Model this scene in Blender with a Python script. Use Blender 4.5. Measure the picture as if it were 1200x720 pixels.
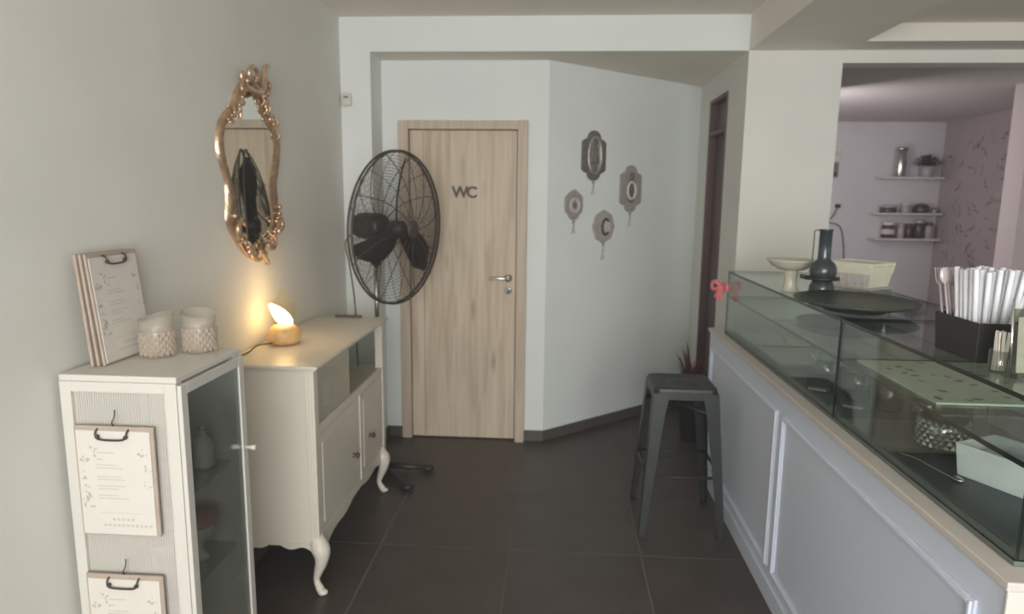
import bpy, bmesh, math, random
from mathutils import Vector, Matrix
random.seed(7)
for o in list(bpy.data.objects): bpy.data.objects.remove(o)
S = bpy.context.scene
COL = S.collection
PI = math.pi

# ------------------------------------------------------------------ camera
cam = bpy.data.cameras.new('camera'); camo = bpy.data.objects.new('camera', cam); COL.objects.link(camo)
F, yaw, pitch, roll = 784.0, .0665, .1608, .0114
cam.sensor_width = 36; cam.lens = F*36/1200; cam.clip_start = .05; cam.clip_end = 60
cam.dof.use_dof = True; cam.dof.focus_distance = 1.2; cam.dof.aperture_fstop = 5.0
f = Vector((-math.sin(yaw)*math.cos(pitch), math.cos(yaw)*math.cos(pitch), -math.sin(pitch)))
r = Vector((math.cos(yaw), math.sin(yaw), 0)); u = r.cross(f)
r2 = r*math.cos(roll)+u*math.sin(roll); u2 = -r*math.sin(roll)+u*math.cos(roll)
M3 = Matrix((r2, u2, -f)).transposed()
camo.matrix_world = Matrix.Translation((0, 0, 1.6)) @ M3.to_4x4()
S.camera = camo

# ------------------------------------------------------------------ world, lights, exposure
W = bpy.data.worlds.new('sky'); S.world = W; W.use_nodes = True
W.node_tree.nodes['Background'].inputs[0].default_value = (.80, .88, 1.0, 1)
W.node_tree.nodes['Background'].inputs[1].default_value = 2.2
def area(name, loc, target, sx, sy, power, col):
    l = bpy.data.lights.new(name, 'AREA'); l.shape = 'RECTANGLE'; l.size = sx; l.size_y = sy
    l.energy = power; l.color = col
    o = bpy.data.objects.new(name, l); COL.objects.link(o); o.location = loc
    o.rotation_euler = (Vector(target)-Vector(loc)).to_track_quat('-Z', 'Y').to_euler(); return o
area('shopfront_daylight', (.35, -2.85, 1.6), (.25, 4, 2.0), 3.0, 1.9, 236, (.98, .99, .985))
area('kitchen_fill', (1.75, 5.6, 1.75), (4.0, 7.2, 1.5), .9, 1.1, 19, (1.0, .95, .97))  # added fill lamp that brightens the kitchen; no window stands here
vn = W.node_tree.nodes.new('ShaderNodeVolumeScatter'); vn.inputs['Density'].default_value = .022; vn.inputs['Anisotropy'].default_value = .2
W.node_tree.links.new(vn.outputs[0], W.node_tree.nodes['World Output'].inputs['Volume'])      # added scatter that imitates lens veil; the air itself is clear
S.view_settings.view_transform = 'Standard'; S.view_settings.look = 'None'
S.view_settings.exposure = 0.0; S.view_settings.gamma = 1; S.view_settings.use_curve_mapping = False

# ------------------------------------------------------------------ materials
def lin(c):
    return tuple((x/255/12.92 if x/255 <= .04045 else ((x/255+.055)/1.055)**2.4) for x in c)+(1,)
def nodes(m):
    m.use_nodes = True; return m.node_tree.nodes, m.node_tree.links, m.node_tree.nodes['Principled BSDF']
def mat(name, col, rough=.5, metal=0, var=.0, scale=8, bump=0, bscale=60, spec=.5, trans=0, stretch=(1, 1, 1)):
    m = bpy.data.materials.new(name); N, L, b = nodes(m)
    c = lin(col); b.inputs['Base Color'].default_value = c
    b.inputs['Roughness'].default_value = rough; b.inputs['Metallic'].default_value = metal
    b.inputs['Specular IOR Level'].default_value = spec
    b.inputs['Transmission Weight'].default_value = trans
    tc = N.new('ShaderNodeTexCoord'); mp = N.new('ShaderNodeMapping'); mp.inputs['Scale'].default_value = stretch
    L.new(tc.outputs['Object'], mp.inputs[0])
    if var:
        n = N.new('ShaderNodeTexNoise'); n.inputs['Scale'].default_value = scale; n.inputs['Detail'].default_value = 6
        L.new(mp.outputs[0], n.inputs['Vector'])
        rp = N.new('ShaderNodeValToRGB'); rp.color_ramp.elements[0].position = .3; rp.color_ramp.elements[1].position = .7
        rp.color_ramp.elements[0].color = tuple(x*(1-var) for x in c[:3])+(1,)
        rp.color_ramp.elements[1].color = tuple(min(1, x*(1+var)) for x in c[:3])+(1,)
        L.new(n.outputs[0], rp.inputs[0]); L.new(rp.outputs[0], b.inputs['Base Color'])
    if bump:
        n = N.new('ShaderNodeTexNoise'); n.inputs['Scale'].default_value = bscale; n.inputs['Detail'].default_value = 4
        L.new(mp.outputs[0], n.inputs['Vector'])
        bp = N.new('ShaderNodeBump'); bp.inputs['Strength'].default_value = bump; bp.inputs['Distance'].default_value = .01
        L.new(n.outputs[0], bp.inputs['Height']); L.new(bp.outputs[0], b.inputs['Normal'])
    return m
def pane_mat(name, tint, base=.05, gloss=.03):
    m = bpy.data.materials.new(name); m.use_nodes = True; N = m.node_tree.nodes; L = m.node_tree.links
    N.remove(N['Principled BSDF']); out = N['Material Output']
    t = N.new('ShaderNodeBsdfTransparent'); t.inputs[0].default_value = lin(tint)
    g = N.new('ShaderNodeBsdfGlossy'); g.inputs['Roughness'].default_value = gloss; g.inputs[0].default_value = (.9, .95, .92, 1)
    lw = N.new('ShaderNodeLayerWeight'); lw.inputs[0].default_value = .5
    p = N.new('ShaderNodeMath'); p.operation = 'POWER'; p.inputs[1].default_value = 5.0; L.new(lw.outputs['Facing'], p.inputs[0])
    a = N.new('ShaderNodeMath'); a.operation = 'MULTIPLY_ADD'; a.inputs[1].default_value = .9; a.inputs[2].default_value = base
    L.new(p.outputs[0], a.inputs[0])
    mx = N.new('ShaderNodeMixShader'); L.new(a.outputs[0], mx.inputs[0]); L.new(t.outputs[0], mx.inputs[1]); L.new(g.outputs[0], mx.inputs[2])
    L.new(mx.outputs[0], out.inputs[0]); return m
def wood(name, c1, c2, c3):
    m = bpy.data.materials.new(name); N, L, b = nodes(m); b.inputs['Roughness'].default_value = .55
    tc = N.new('ShaderNodeTexCoord'); mp = N.new('ShaderNodeMapping'); mp.inputs['Scale'].default_value = (1, 1, .07)
    L.new(tc.outputs['Object'], mp.inputs[0])
    n = N.new('ShaderNodeTexNoise'); n.inputs['Scale'].default_value = 26; n.inputs['Detail'].default_value = 8; n.inputs['Distortion'].default_value = .6
    L.new(mp.outputs[0], n.inputs['Vector'])
    rp = N.new('ShaderNodeValToRGB'); e = rp.color_ramp.elements
    e[0].position = .25; e[0].color = lin(c3); e[1].position = .75; e[1].color = lin(c1)
    q = e.new(.5); q.color = lin(c2); L.new(n.outputs[0], rp.inputs[0])
    # sparse dark knots drawn out along the grain
    mp2 = N.new('ShaderNodeMapping'); mp2.inputs['Scale'].default_value = (7, 7, 1.6); L.new(tc.outputs['Object'], mp2.inputs[0])
    v = N.new('ShaderNodeTexVoronoi'); v.inputs['Scale'].default_value = 1.0; L.new(mp2.outputs[0], v.inputs['Vector'])
    r3 = N.new('ShaderNodeValToRGB'); r3.color_ramp.elements[0].position = .04; r3.color_ramp.elements[1].position = .16
    r3.color_ramp.elements[0].color = (.45, .40, .36, 1); r3.color_ramp.elements[1].color = (1, 1, 1, 1)
    L.new(v.outputs['Distance'], r3.inputs[0])
    mx = N.new('ShaderNodeMix'); mx.data_type = 'RGBA'; mx.blend_type = 'MULTIPLY'; mx.inputs[0].default_value = .6
    L.new(rp.outputs[0], mx.inputs[6]); L.new(r3.outputs[0], mx.inputs[7]); L.new(mx.outputs[2], b.inputs['Base Color'])
    return m
def glow(name, col, st):
    m = bpy.data.materials.new(name); N, L, b = nodes(m)
    b.inputs['Base Color'].default_value = lin(col); b.inputs['Emission Color'].default_value = lin(col); b.inputs['Emission Strength'].default_value = st; return m
def mesh_metal(name, col):      # perforated sheet: fine holes let the view through
    m = bpy.data.materials.new(name); N, L, b = nodes(m); b.inputs['Base Color'].default_value = lin(col); b.inputs['Roughness'].default_value = .5
    tc = N.new('ShaderNodeTexCoord'); mp = N.new('ShaderNodeMapping'); mp.inputs['Scale'].default_value = (150, 0, 200)
    L.new(tc.outputs['Object'], mp.inputs[0])
    v = N.new('ShaderNodeTexVoronoi'); v.inputs['Scale'].default_value = 1; v.inputs['Randomness'].default_value = .12; L.new(mp.outputs[0], v.inputs['Vector'])
    lt = N.new('ShaderNodeMath'); lt.operation = 'GREATER_THAN'; lt.inputs[1].default_value = .34; L.new(v.outputs['Distance'], lt.inputs[0])
    L.new(lt.outputs[0], b.inputs['Alpha']); return m

WALL = mat('wall_paint', (227, 226, 219), .85, var=.03, scale=3, bump=.05, bscale=120)
WALLB = mat('back_wall_paint', (229, 233, 230), .85, var=.02, scale=3, bump=.05, bscale=120)
CEIL = mat('ceiling_paint', (236, 230, 219), .9, var=.03, scale=2)
KWALL = mat('kitchen_wall_tint', (206, 201, 204), .85, var=.03, scale=2)  # pinkish cast of veil and kitchen light mixed into the wall colour
KMAUVE = mat('mauve_wallpaper', (178, 163, 163), .85, var=.06, scale=3)
KPINK = mat('kitchen_pier_tint', (205, 190, 190), .85, var=.03, scale=2)  # pink light and veil put into this pier's base colour
TILE = mat('tile_charcoal', (74, 66, 61), .42, var=.16, scale=5, bump=.08, bscale=40)
GROUT = mat('grout', (104, 97, 90), .9)
SKIRT = mat('skirting_tile', (88, 82, 77), .5, var=.1, scale=10)
OAK = wood('light_oak', (214, 199, 178), (202, 185, 163), (178, 158, 135))
OAKF = wood('oak_frame', (208, 192, 174), (196, 179, 160), (178, 159, 140))
SEAM = mat('dark_seam', (110, 94, 82), .8)
STEEL = mat('brushed_steel', (200, 198, 192), .25, 1)
CHROME = mat('chrome', (230, 230, 228), .08, 1)
BLACK = mat('black_plastic', (45, 43, 43), .45, var=.06)
WIRE = mat('black_wire', (84, 77, 73), .5, .3)
WHITE = mat('white_lacquer', (212, 208, 199), .35, var=.02, scale=4)
CREAM = mat('cream_lacquer', (218, 211, 197), .35, var=.03, scale=4)
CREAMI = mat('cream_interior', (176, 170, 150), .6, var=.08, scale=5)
BRONZE = mat('aged_bronze', (112, 98, 84), .35, .8)
GOLD = mat('antique_gold', (206, 178, 150), .34, .8, var=.25, scale=30, bump=.3, bscale=50)
MIRROR = mat('mirror_silver', (228, 228, 222), .02, 1)
GRAPH = mat('graphite_metal', (46, 50, 48), .42, .2, var=.1, scale=12)
COUNTER = mat('counter_paint', (212, 219, 233), .45, var=.02, scale=3)
CTOP = mat('counter_top', (206, 199, 192), .4, var=.03, scale=5)
GLASS = pane_mat('clear_green_glass', (243, 246, 244), .035)
CLEAR = pane_mat('clear_glass', (238, 240, 236), .09, .05)
AMBG = pane_mat('warm_glass', (252, 248, 240), .006, .05)
DOORG = pane_mat('cabinet_glass', (234, 237, 235), .26, .15)
EDGE = mat('glass_edge', (26, 36, 31), .2, spec=.6)
DKMAT = mat('dark_display_mat', (98, 106, 101), .5, var=.12, scale=10)
PLATE = mat('dark_green_plate', (62, 72, 64), .42, var=.1, scale=14)
CRYST = mat('cut_crystal', (214, 210, 200), .12, var=.1, scale=40, bump=.5, bscale=90, spec=.8)
BOTTLE = mat('slate_glass', (58, 64, 70), .2, var=.12, scale=10, spec=.7)
DISH = mat('cream_glass', (206, 202, 184), .25, var=.04)
STRAW = mat('white_paper', (226, 227, 234), .7)
PAPER = mat('menu_paper', (216, 210, 201), .7, var=.02, scale=10)
INK = mat('faded_ink', (196, 190, 184), .9)
INKD = mat('grey_print', (182, 176, 170), .9)
BOARD = mat('clipboard_wood', (176, 160, 146), .6, var=.1, scale=20)
CLIP = mat('dark_clip', (88, 82, 78), .35, .7)
PINK = mat('pink_ribbon', (228, 128, 134), .6, var=.15, scale=20)
RED = mat('dark_red_leaf', (98, 58, 58), .6, var=.25, scale=20)
BROWN = mat('plum_brown', (98, 78, 76), .5, var=.12, scale=4, stretch=(1, 1, .1))
GREYP = mat('transom_grey', (122, 116, 112), .3)
PLQ1 = mat('plaque_dark', (112, 106, 102), .6, var=.12, scale=25)
PLQ2 = mat('plaque_grey', (160, 153, 148), .7, var=.1, scale=25)
PLQ3 = mat('plaque_beige', (172, 164, 158), .7, var=.1, scale=25)
PEWT = mat('pewter', (190, 186, 180), .3, .7, var=.2, scale=40, bump=.4, bscale=80)
LINEN = mat('pale_cloth', (198, 192, 188), .9, var=.06, scale=30)
LINEN2 = mat('cream_cloth', (226, 222, 200), .9, var=.05, scale=30)
AMBER = mat('amber_base', (226, 186, 128), .35, var=.15, scale=25, bump=.3, bscale=40)
MARB = mat('pale_leaf_paper', (196, 206, 192), .6, var=.08, scale=12)
BOXB = mat('pale_blue_box', (216, 220, 221), .6, var=.06, scale=8)
DKBR = mat('dark_brown', (66, 56, 50), .5)
JARB = mat('dark_preserve', (78, 60, 60), .3, var=.2, scale=20)
JARL = mat('pale_jar', (170, 158, 160), .35, var=.1, scale=20)
LEAF = mat('dark_leaf', (74, 66, 66), .7, var=.2, scale=20)
ROSE = mat('rose_lid', (176, 108, 116), .4, var=.15, scale=20)
FIL = glow('filament', (255, 218, 150), 12)
CABLE = mat('cable', (92, 80, 70), .6)

# ------------------------------------------------------------------ mesh building
class MB:
    def __init__(s): s.v = []; s.f = []; s.m = []; s.sm = []; s.T = None
    def add(s, vs, fs, mi=0, smooth=False):
        b = len(s.v)
        if s.T is not None: vs = [tuple(s.T @ Vector(p)) for p in vs]
        s.v += [tuple(p) for p in vs]
        for q in fs: s.f.append(tuple(b+i for i in q)); s.m.append(mi); s.sm.append(smooth)
        return s
    def box(s, x0, x1, y0, y1, z0, z1, mi=0):
        vs = [(x, y, z) for z in (z0, z1) for y in (y0, y1) for x in (x0, x1)]
        return s.add(vs, [(0, 2, 3, 1), (4, 5, 7, 6), (0, 1, 5, 4), (2, 6, 7, 3), (0, 4, 6, 2), (1, 3, 7, 5)], mi)
    def lathe(s, prof, n=28, c=(0, 0, 0), mi=0, smooth=True, sx=1, sy=1, closed=True, wob=None):
        vs = []; fs = []
        for k, (rr, z) in enumerate(prof):
            for i in range(n):
                a = 2*PI*i/n; q = rr*(wob(a, z) if wob else 1)
                vs.append((c[0]+q*math.cos(a)*sx, c[1]+q*math.sin(a)*sy, c[2]+z))
        for k in range(len(prof)-1):
            for i in range(n):
                j = (i+1) % n; fs.append((k*n+i, k*n+j, (k+1)*n+j, (k+1)*n+i))
        s.add(vs, fs, mi, smooth)
        if closed:
            b = len(s.v)-len(vs)
            s.f.append(tuple(b+i for i in reversed(range(n)))); s.m.append(mi); s.sm.append(False)
            b2 = b+(len(prof)-1)*n; s.f.append(tuple(b2+i for i in range(n))); s.m.append(mi); s.sm.append(False)
        return s
    def tube(s, pts, rad, n=8, closed=False, mi=0, flat=1):
        P = [Vector(p) for p in pts]; m = len(P); R = rad if isinstance(rad, (list, tuple)) else [rad]*m
        vs = []; fs = []; up = None
        for k in range(m):
            a = P[(k-1) % m] if (closed or k) else P[k]; b = P[(k+1) % m] if (closed or k < m-1) else P[k]
            t = (b-a).normalized()
            if up is None: up = t.orthogonal().normalized()
            up = (up-t*up.dot(t)); up = up.normalized() if up.length > 1e-6 else t.orthogonal().normalized()
            w = t.cross(up)
            for i in range(n):
                q = 2*PI*i/n; vs.append(P[k]+up*R[k]*math.cos(q)+w*R[k]*math.sin(q)*flat)
        for k in range(m if closed else m-1):
            for i in range(n):
                j = (i+1) % n; k2 = (k+1) % m; fs.append((k*n+i, k*n+j, k2*n+j, k2*n+i))
        if not closed: fs.append(tuple(reversed(range(n)))); fs.append(tuple((m-1)*n+i for i in range(n)))
        return s.add(vs, fs, mi, True)
    def prism(s, pts, axis, a0, a1, mi=0):      # outline pts in the two other axes (cyclic order), extruded along axis
        n = len(pts); vs = []
        for a in (a0, a1):
            for (p, q) in pts:
                vs.append({'x': (a, p, q), 'y': (p, a, q), 'z': (p, q, a)}[axis])
        fs = [tuple(range(n)), tuple(n+i for i in reversed(range(n)))]+[(i, n+i, n+(i+1) % n, (i+1) % n) for i in range(n)]
        return s.add(vs, fs, mi)
    def ball(s, c, rr, n=10, m=6, mi=0, sc=(1, 1, 1)):
        vs = [(c[0], c[1], c[2]-rr*sc[2])]; fs = []
        for k in range(1, m):
            b = -PI/2+PI*k/m
            for i in range(n):
                a = 2*PI*i/n; vs.append((c[0]+rr*math.cos(b)*math.cos(a)*sc[0], c[1]+rr*math.cos(b)*math.sin(a)*sc[1], c[2]+rr*math.sin(b)*sc[2]))
        vs.append((c[0], c[1], c[2]+rr*sc[2])); t = len(vs)-1
        for i in range(n):
            j = (i+1) % n; fs.append((0, 1+j, 1+i)); fs.append((t, t-n+i, t-n+j))
            for k in range(m-2): fs.append((1+k*n+i, 1+k*n+j, 1+(k+1)*n+j, 1+(k+1)*n+i))
        return s.add(vs, fs, mi, True)
    def build(s, name, mats, parent=None, loc=(0, 0, 0), rot=(0, 0, 0), bevel=0, kind=None):
        me = bpy.data.meshes.new(name); me.from_pydata(s.v, [], s.f)
        for mm in (mats if isinstance(mats, (list, tuple)) else [mats]): me.materials.append(mm)
        for p, mi, sm in zip(me.polygons, s.m, s.sm): p.material_index = mi; p.use_smooth = sm
        bm = bmesh.new(); bm.from_mesh(me); bmesh.ops.recalc_face_normals(bm, faces=bm.faces); bm.to_mesh(me); bm.free()
        o = bpy.data.objects.new(name, me); COL.objects.link(o); o.location = loc; o.rotation_euler = rot
        if parent: o.parent = parent
        if bevel:
            b = o.modifiers.new('bevel', 'BEVEL'); b.width = bevel; b.segments = 2; b.limit_method = 'ANGLE'
        if kind: o['kind'] = kind
        return o
def box(*a): return MB().box(*a)
def tag(o, label, cat, group=None):
    o['label'] = label; o['category'] = cat
    if group: o['group'] = group
    return o
def thing(name, label, cat, loc=(0, 0, 0), rz=0, group=None):
    o = bpy.data.objects.new(name, None); o.empty_display_size = .05; COL.objects.link(o); o.location = loc; o.rotation_euler = (0, 0, rz)
    return tag(o, label, cat, group)
def copy_thing(root, loc, label, rz=None, group=None):
    c = root.copy(); COL.objects.link(c); c.location = loc; c['label'] = label
    if rz is not None: c.rotation_euler = (0, 0, rz)
    if group: c['group'] = group
    for ch in list(root.children):
        d = ch.copy(); COL.objects.link(d); d.parent = c
        for g in ch.children:
            e = g.copy(); COL.objects.link(e); e.parent = d
    return c
def struct(name, mb, m, parent=None, bevel=0):
    return mb.build(name, m, parent, bevel=bevel, kind='structure')
def smooth_path(pts, n=6):      # Catmull-Rom
    P = [Vector(p) for p in pts]; out = []
    for i in range(len(P)-1):
        a = P[max(i-1, 0)]; b = P[i]; c = P[i+1]; d = P[min(i+2, len(P)-1)]
        for k in range(n):
            t = k/n; out.append(.5*((2*b)+(c-a)*t+(2*a-5*b+4*c-d)*t*t+(3*b-a-3*c+d)*t**3))
    out.append(P[-1]); return out
def text_mesh(txt, size, depth):
    c = bpy.data.curves.new('letter', 'FONT'); c.body = txt; c.size = size; c.extrude = depth; c.offset = size*.028
    o = bpy.data.objects.new('tmp', c); COL.objects.link(o)
    dg = bpy.context.evaluated_depsgraph_get(); dg.update()
    me = bpy.data.meshes.new_from_object(o.evaluated_get(dg)); bpy.data.objects.remove(o); return me

# ================================================================== STRUCTURE
XL, XP, XR = -1.30, 1.056, 4.6
YB, YP = 4.29, 4.04
SOF, CEI = 2.44, 2.634
# ---- floor: one grout bed, each tile its own piece
floor = struct('floor', box(XL-.1, XR+.1, -3.1, 7.6, -.06, -.0015), GROUT)
gx, gy = -.19, 3.46
for i in range(-2, 9):
    for j in range(-11, 8):
        x0, x1 = max(gx+.6*i+.002, XL), min(gx+.6*(i+1)-.002, XR); y0, y1 = max(gy+.6*j+.002, -3), min(gy+.6*(j+1)-.002, 7.5)
        if x1-x0 < .02 or y1-y0 < .02: continue
        cx, cy = (x0+x1)/2, (y0+y1)/2
        dz = random.uniform(-.0006, .0)
        a, b = (x1-x0)/2, (y1-y0)/2; e = .0025
        mb = MB(); mb.add([(-a, -b, -.009), (a, -b, -.009), (a, b, -.009), (-a, b, -.009), (-a, -b, dz-e), (a, -b, dz-e), (a, b, dz-e), (-a, b, dz-e),
                (-a+e, -b+e, dz), (a-e, -b+e, dz), (a-e, b-e, dz), (-a+e, b-e, dz)],
               [(0, 3, 2, 1), (0, 1, 5, 4), (1, 2, 6, 5), (2, 3, 7, 6), (3, 0, 4, 7), (4, 5, 9, 8), (5, 6, 10, 9), (6, 7, 11, 10), (7, 4, 8, 11), (8, 9, 10, 11)])
        mb.build('tile', TILE, floor, loc=(cx, cy, 0))
# ---- walls
struct('wall_left', box(XL-.12, XL, -3.1, YP, 0, 2.75), WALL)
struct('wall_left_pier', box(XL-.12, -1.12, YP, YB+.1, 0, SOF), WALLB)
wb = MB().box(-1.12, -1.014, YB, YB+.12, 0, SOF).box(-.199, -.07, YB, YB+.12, 0, SOF).box(-1.014, -.199, YB, YB+.12, 2.075, SOF)
struct('wall_back', wb, WALLB)
tx, ty = .747, .665
Ax, Ay = -.07, YB
ex, ey = XP+.03, YB+(XP+.03-Ax)/tx*ty
struct('wall_angled', MB().prism([(Ax, Ay), (ex, ey), (ex-.08, ey+.12), (Ax, Ay+.14)], 'z', 0, SOF), WALLB)
# right hand pier with the side door recess
pr = MB().box(XP, 1.575, YP, 4.46, 0, SOF).box(XP, 1.575, 4.95, 5.5, 0, SOF).box(XP+.08, 1.575, 4.46, 4.95, 0, SOF).box(XP, XP+.08, 4.46, 4.95, 2.29, SOF)
struct('wall_right_pier', pr, WALL)
struct('wall_kitchen_lintel', box(1.575, XR, YP, YP+.14, 2.372, 2.53), WALL)
struct('wall_kitchen_left', box(1.50, 1.575, 5.5, 7.5, 0, SOF), KWALL)
struct('wall_kitchen_back', box(1.575, 4.03, 7.5, 7.6, 0, SOF), KWALL)
kr = struct('wall_kitchen_right', box(4.03, 4.13, 5.2, 7.5, 0, SOF), KMAUVE)
struct('wall_kitchen_pier', box(3.24, XR+.1, 5.0, 5.2, 0, SOF), KPINK)
struct('wall_right', box(XR, XR+.1, -3.1, 5.2, 0, 2.7), WALL)
# front wall behind the camera, with the big shop window left open to the sky
fw = MB().box(XL, -1.2, -3.1, -3, 0, 2.7).box(2.6, XR, -3.1, -3, 0, 2.7).box(-1.2, 2.6, -3.1, -3, 0, .5).box(-1.2, 2.6, -3.1, -3, 2.55, 2.7)
struct('wall_front', fw, WALL)
# ---- ceilings
struct('ceiling', box(XL-.1, XP, -3.1, YP, CEI, CEI+.1), CEIL)
struct('ceiling_beam', box(XL-.12, XP, YP, YP+.03, SOF, CEI+.1), WALLB)
struct('ceiling_niche', box(-1.12, 1.575, YP+.03, 5.6, SOF, SOF+.1), CEIL)
dc = MB().box(XP, 1.60, -3.1, YP, SOF, CEI+.1).box(1.60, XR+.1, 3.82, YP, SOF, CEI+.1).box(1.60, XR+.1, -3.1, 3.82, 2.53, CEI+.1)
struct('ceiling_dropped', dc, CEIL)
struct('ceiling_kitchen', box(1.5, XR+.1, YP+.14, 7.6, SOF, SOF+.1), mat('kitchen_ceiling_paint', (206, 198, 195), .9))
# ---- skirting
struct('baseboard_back', MB().box(-1.12, -1.014, YB-.012, YB, 0, .07).box(-.199, -.07, YB-.012, YB, 0, .07).box(-1.12, -1.108, YP, YB-.012, 0, .07), SKIRT)
struct('baseboard_angled', MB().prism([(Ax, Ay-.014), (ex-.03, ey-.041), (ex-.037, ey-.031), (Ax, Ay)], 'z', 0, .07), SKIRT)
struct('baseboard_left', box(XL, XL+.012, -3, YP, 0, .07), SKIRT)

# ---- WC door
d1 = struct('door_1', box(-.945, -.265, 4.287, 4.325, .008, 2.018), OAK)
MB().box(-1.014, -.950, 4.255, 4.40, 0, 2.076).build('door_jamb', OAKF, d1, bevel=.003)
MB().box(-.258, -.196, 4.235, 4.40, 0, 2.076).build('door_jamb', OAKF, d1, bevel=.003)
MB().box(-.950, -.258, 4.255, 4.40, 2.024, 2.076).build('door_head', OAKF, d1, bevel=.003)
MB().box(-.950, -.945, 4.292, 4.32, 0, 2.024).box(-.265, -.258, 4.292, 4.32, 0, 2.024).box(-.95, -.258, 4.292, 4.32, 2.018, 2.024).build('door_seam', SEAM, d1)
MB().box(-.862, -.8595, 4.2862, 4.288, .02, 2.01).build('panel_groove', SEAM, d1)
hd = MB(); hd.T = Matrix.Translation((-.312, 4.287, 1.092)) @ Matrix.Rotation(PI/2, 4, 'X')
hd.lathe([(.026, 0), (.026, .006), (.022, .009), (.011, .011), (.011, .035)], 20)
hd.T = None
hd.tube(smooth_path([(-.312, 4.25, 1.092), (-.325, 4.236, 1.092), (-.37, 4.233, 1.094), (-.43, 4.236, 1.090)], 5), .008, 8)
hd.build('door_handle', CHROME, d1)
kh = MB(); kh.T = Matrix.Translation((-.312, 4.287, 1.012)) @ Matrix.Rotation(PI/2, 4, 'X'); kh.lathe([(.024, 0), (.024, .006), (.015, .009)], 20)
ko = kh.build('lock_plate', CHROME, d1)
box(-.316, -.308, 4.274, 4.280, .998, 1.026).build('key_slot', DKBR, ko)
for ch, x in (('W', -.676), ('C', -.584)):
    me = text_mesh(ch, .098, .004); me.name = 'letter'; me.materials.clear(); me.materials.append(mat('letter_brown', (88, 76, 68), .5))
    o = bpy.data.objects.new('letter', me); COL.objects.link(o); o.parent = d1; o.location = (x, 4.283, 1.604); o.rotation_euler = (PI/2, 0, 0)
# ---- narrow side door in the pier
d2 = struct('door_2', box(XP+.045, XP+.078, 4.49, 4.92, .01, 2.04), BROWN)
MB().box(XP-.008, XP+.078, 4.462, 4.49, 0, 2.288).box(XP-.008, XP+.078, 4.92, 4.948, 0, 2.288).box(XP-.008, XP+.078, 4.49, 4.92, 2.04, 2.07).box(XP-.008, XP+.078, 4.49, 4.92, 2.26, 2.288).build('door_jamb', BROWN, d2, bevel=.003)
box(XP+.05, XP+.06, 4.49, 4.92, 2.07, 2.26).build('transom_pane', GREYP, d2)
for z in (.45, 1.0, 1.65): box(XP+.038, XP+.045, 4.55, 4.86, z-.2 if z < 1 else z-.25, z+.25).build('door_panel', BROWN, d2, bevel=.004)
nt = thing('door_notice', 'small pale paper notice hanging on the narrow brown side door', 'notice', (XP+.035, 4.56, 1.43))
box(-.001, .001, -.035, .035, 0, .10).build('sheet', PAPER, nt); box(-.001, .001, -.03, -.018, .10, .17).build('strap', PAPER, nt); box(-.001, .001, .018, .03, .10, .17).build('strap', PAPER, nt)

# ---- sensor on the left pier
sn = thing('wall_sensor', 'small white sensor box high on the wall pier at the left corner', 'sensor', (-1.262, YP, 2.13))
box(-.028, .028, -.03, 0, 0, .075).build('housing', WHITE, sn, bevel=.008); box(-.014, .014, -.033, -.028, .045, .055).build('lens', GREYP, sn)

# ================================================================== LEFT SIDE
# ---- white metal cabinet with mesh side and glass door
CX0, CX1, CY0, CY1, CH = -1.285, -.968, 1.60, 1.945, 1.137
cab = thing('display_cabinet', 'tall narrow white metal cabinet with mesh side and glass door', 'cabinet', ((CX0+CX1)/2, (CY0+CY1)/2, 0))
cx, cy = (CX0+CX1)/2, (CY0+CY1)/2
def cb(x0, x1, y0, y1, z0, z1): return box(x0-cx, x1-cx, y0-cy, y1-cy, z0, z1)
cb(CX0, CX1, CY0, CY1, CH-.018, CH).build('top_panel', WHITE, cab, bevel=.004)
fr = MB()
for (a, b, c, d) in ((CX0, CX0+.03, CY0, CY0+.03), (CX1-.034, CX1-.002, CY0, CY0+.03), (CX0, CX0+.03, CY1-.03, CY1), (CX1-.034, CX1-.002, CY1-.03, CY1)):
    fr.box(a-cx, b-cx, c-cy, d-cy, 0, CH-.018)
for z0, z1 in ((.06, .09), (CH-.045, CH-.018)):
    fr.box(CX0+.03-cx, CX1-.034-cx, CY0-cy, CY0+.02-cy, z0, z1).box(CX0+.03-cx, CX1-.034-cx, CY1-.02-cy, CY1-cy, z0, z1)
fr.build('frame', WHITE, cab, bevel=.002)
cb(CX0+.028, CX1-.034, CY0+.010, CY0+.012, .09, CH-.045).build('mesh_side', mesh_metal('white_mesh', (214, 209, 200)), cab)
cb(CX0+.028, CX1-.034, CY1-.012, CY1-.010, .09, CH-.045).build('far_side', WHITE, cab)
cb(CX0, CX0+.004, CY0+.03, CY1-.03, .06, CH-.018).build('back_panel', WHITE, cab)
for z in (.09, .50, .775):
    cb(CX0+.006, CX1-.03, CY0+.016, CY1-.016, z, z+.006).build('glass_shelf', [DOORG], cab)
dr = MB()
for (a, b, c, d) in ((CY0, CY0+.03, .07, CH-.022), (CY1-.03, CY1, .07, CH-.022), (CY0+.03, CY1-.03, .07, .10), (CY0+.03, CY1-.03, CH-.05, CH-.022)):
    dr.box(CX1-cx, CX1+.012-cx, a-cy, b-cy, c, d)
do = dr.build('door', WHITE, cab, bevel=.002)
cb(CX1+.004, CX1+.008, CY0+.03, CY1-.03, .10, CH-.05).build('door_pane', DOORG, do)
kb = MB(); kb.T = Matrix.Translation((CX1+.012-cx, CY1-.015-cy, .825)) @ Matrix.Rotation(PI/2, 4, 'Y'); kb.lathe([(.005, 0), (.005, .014), (.008, .018), (.008, .03), (.004, .032)], 12)
kb.build('knob', WHITE, do)
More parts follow.
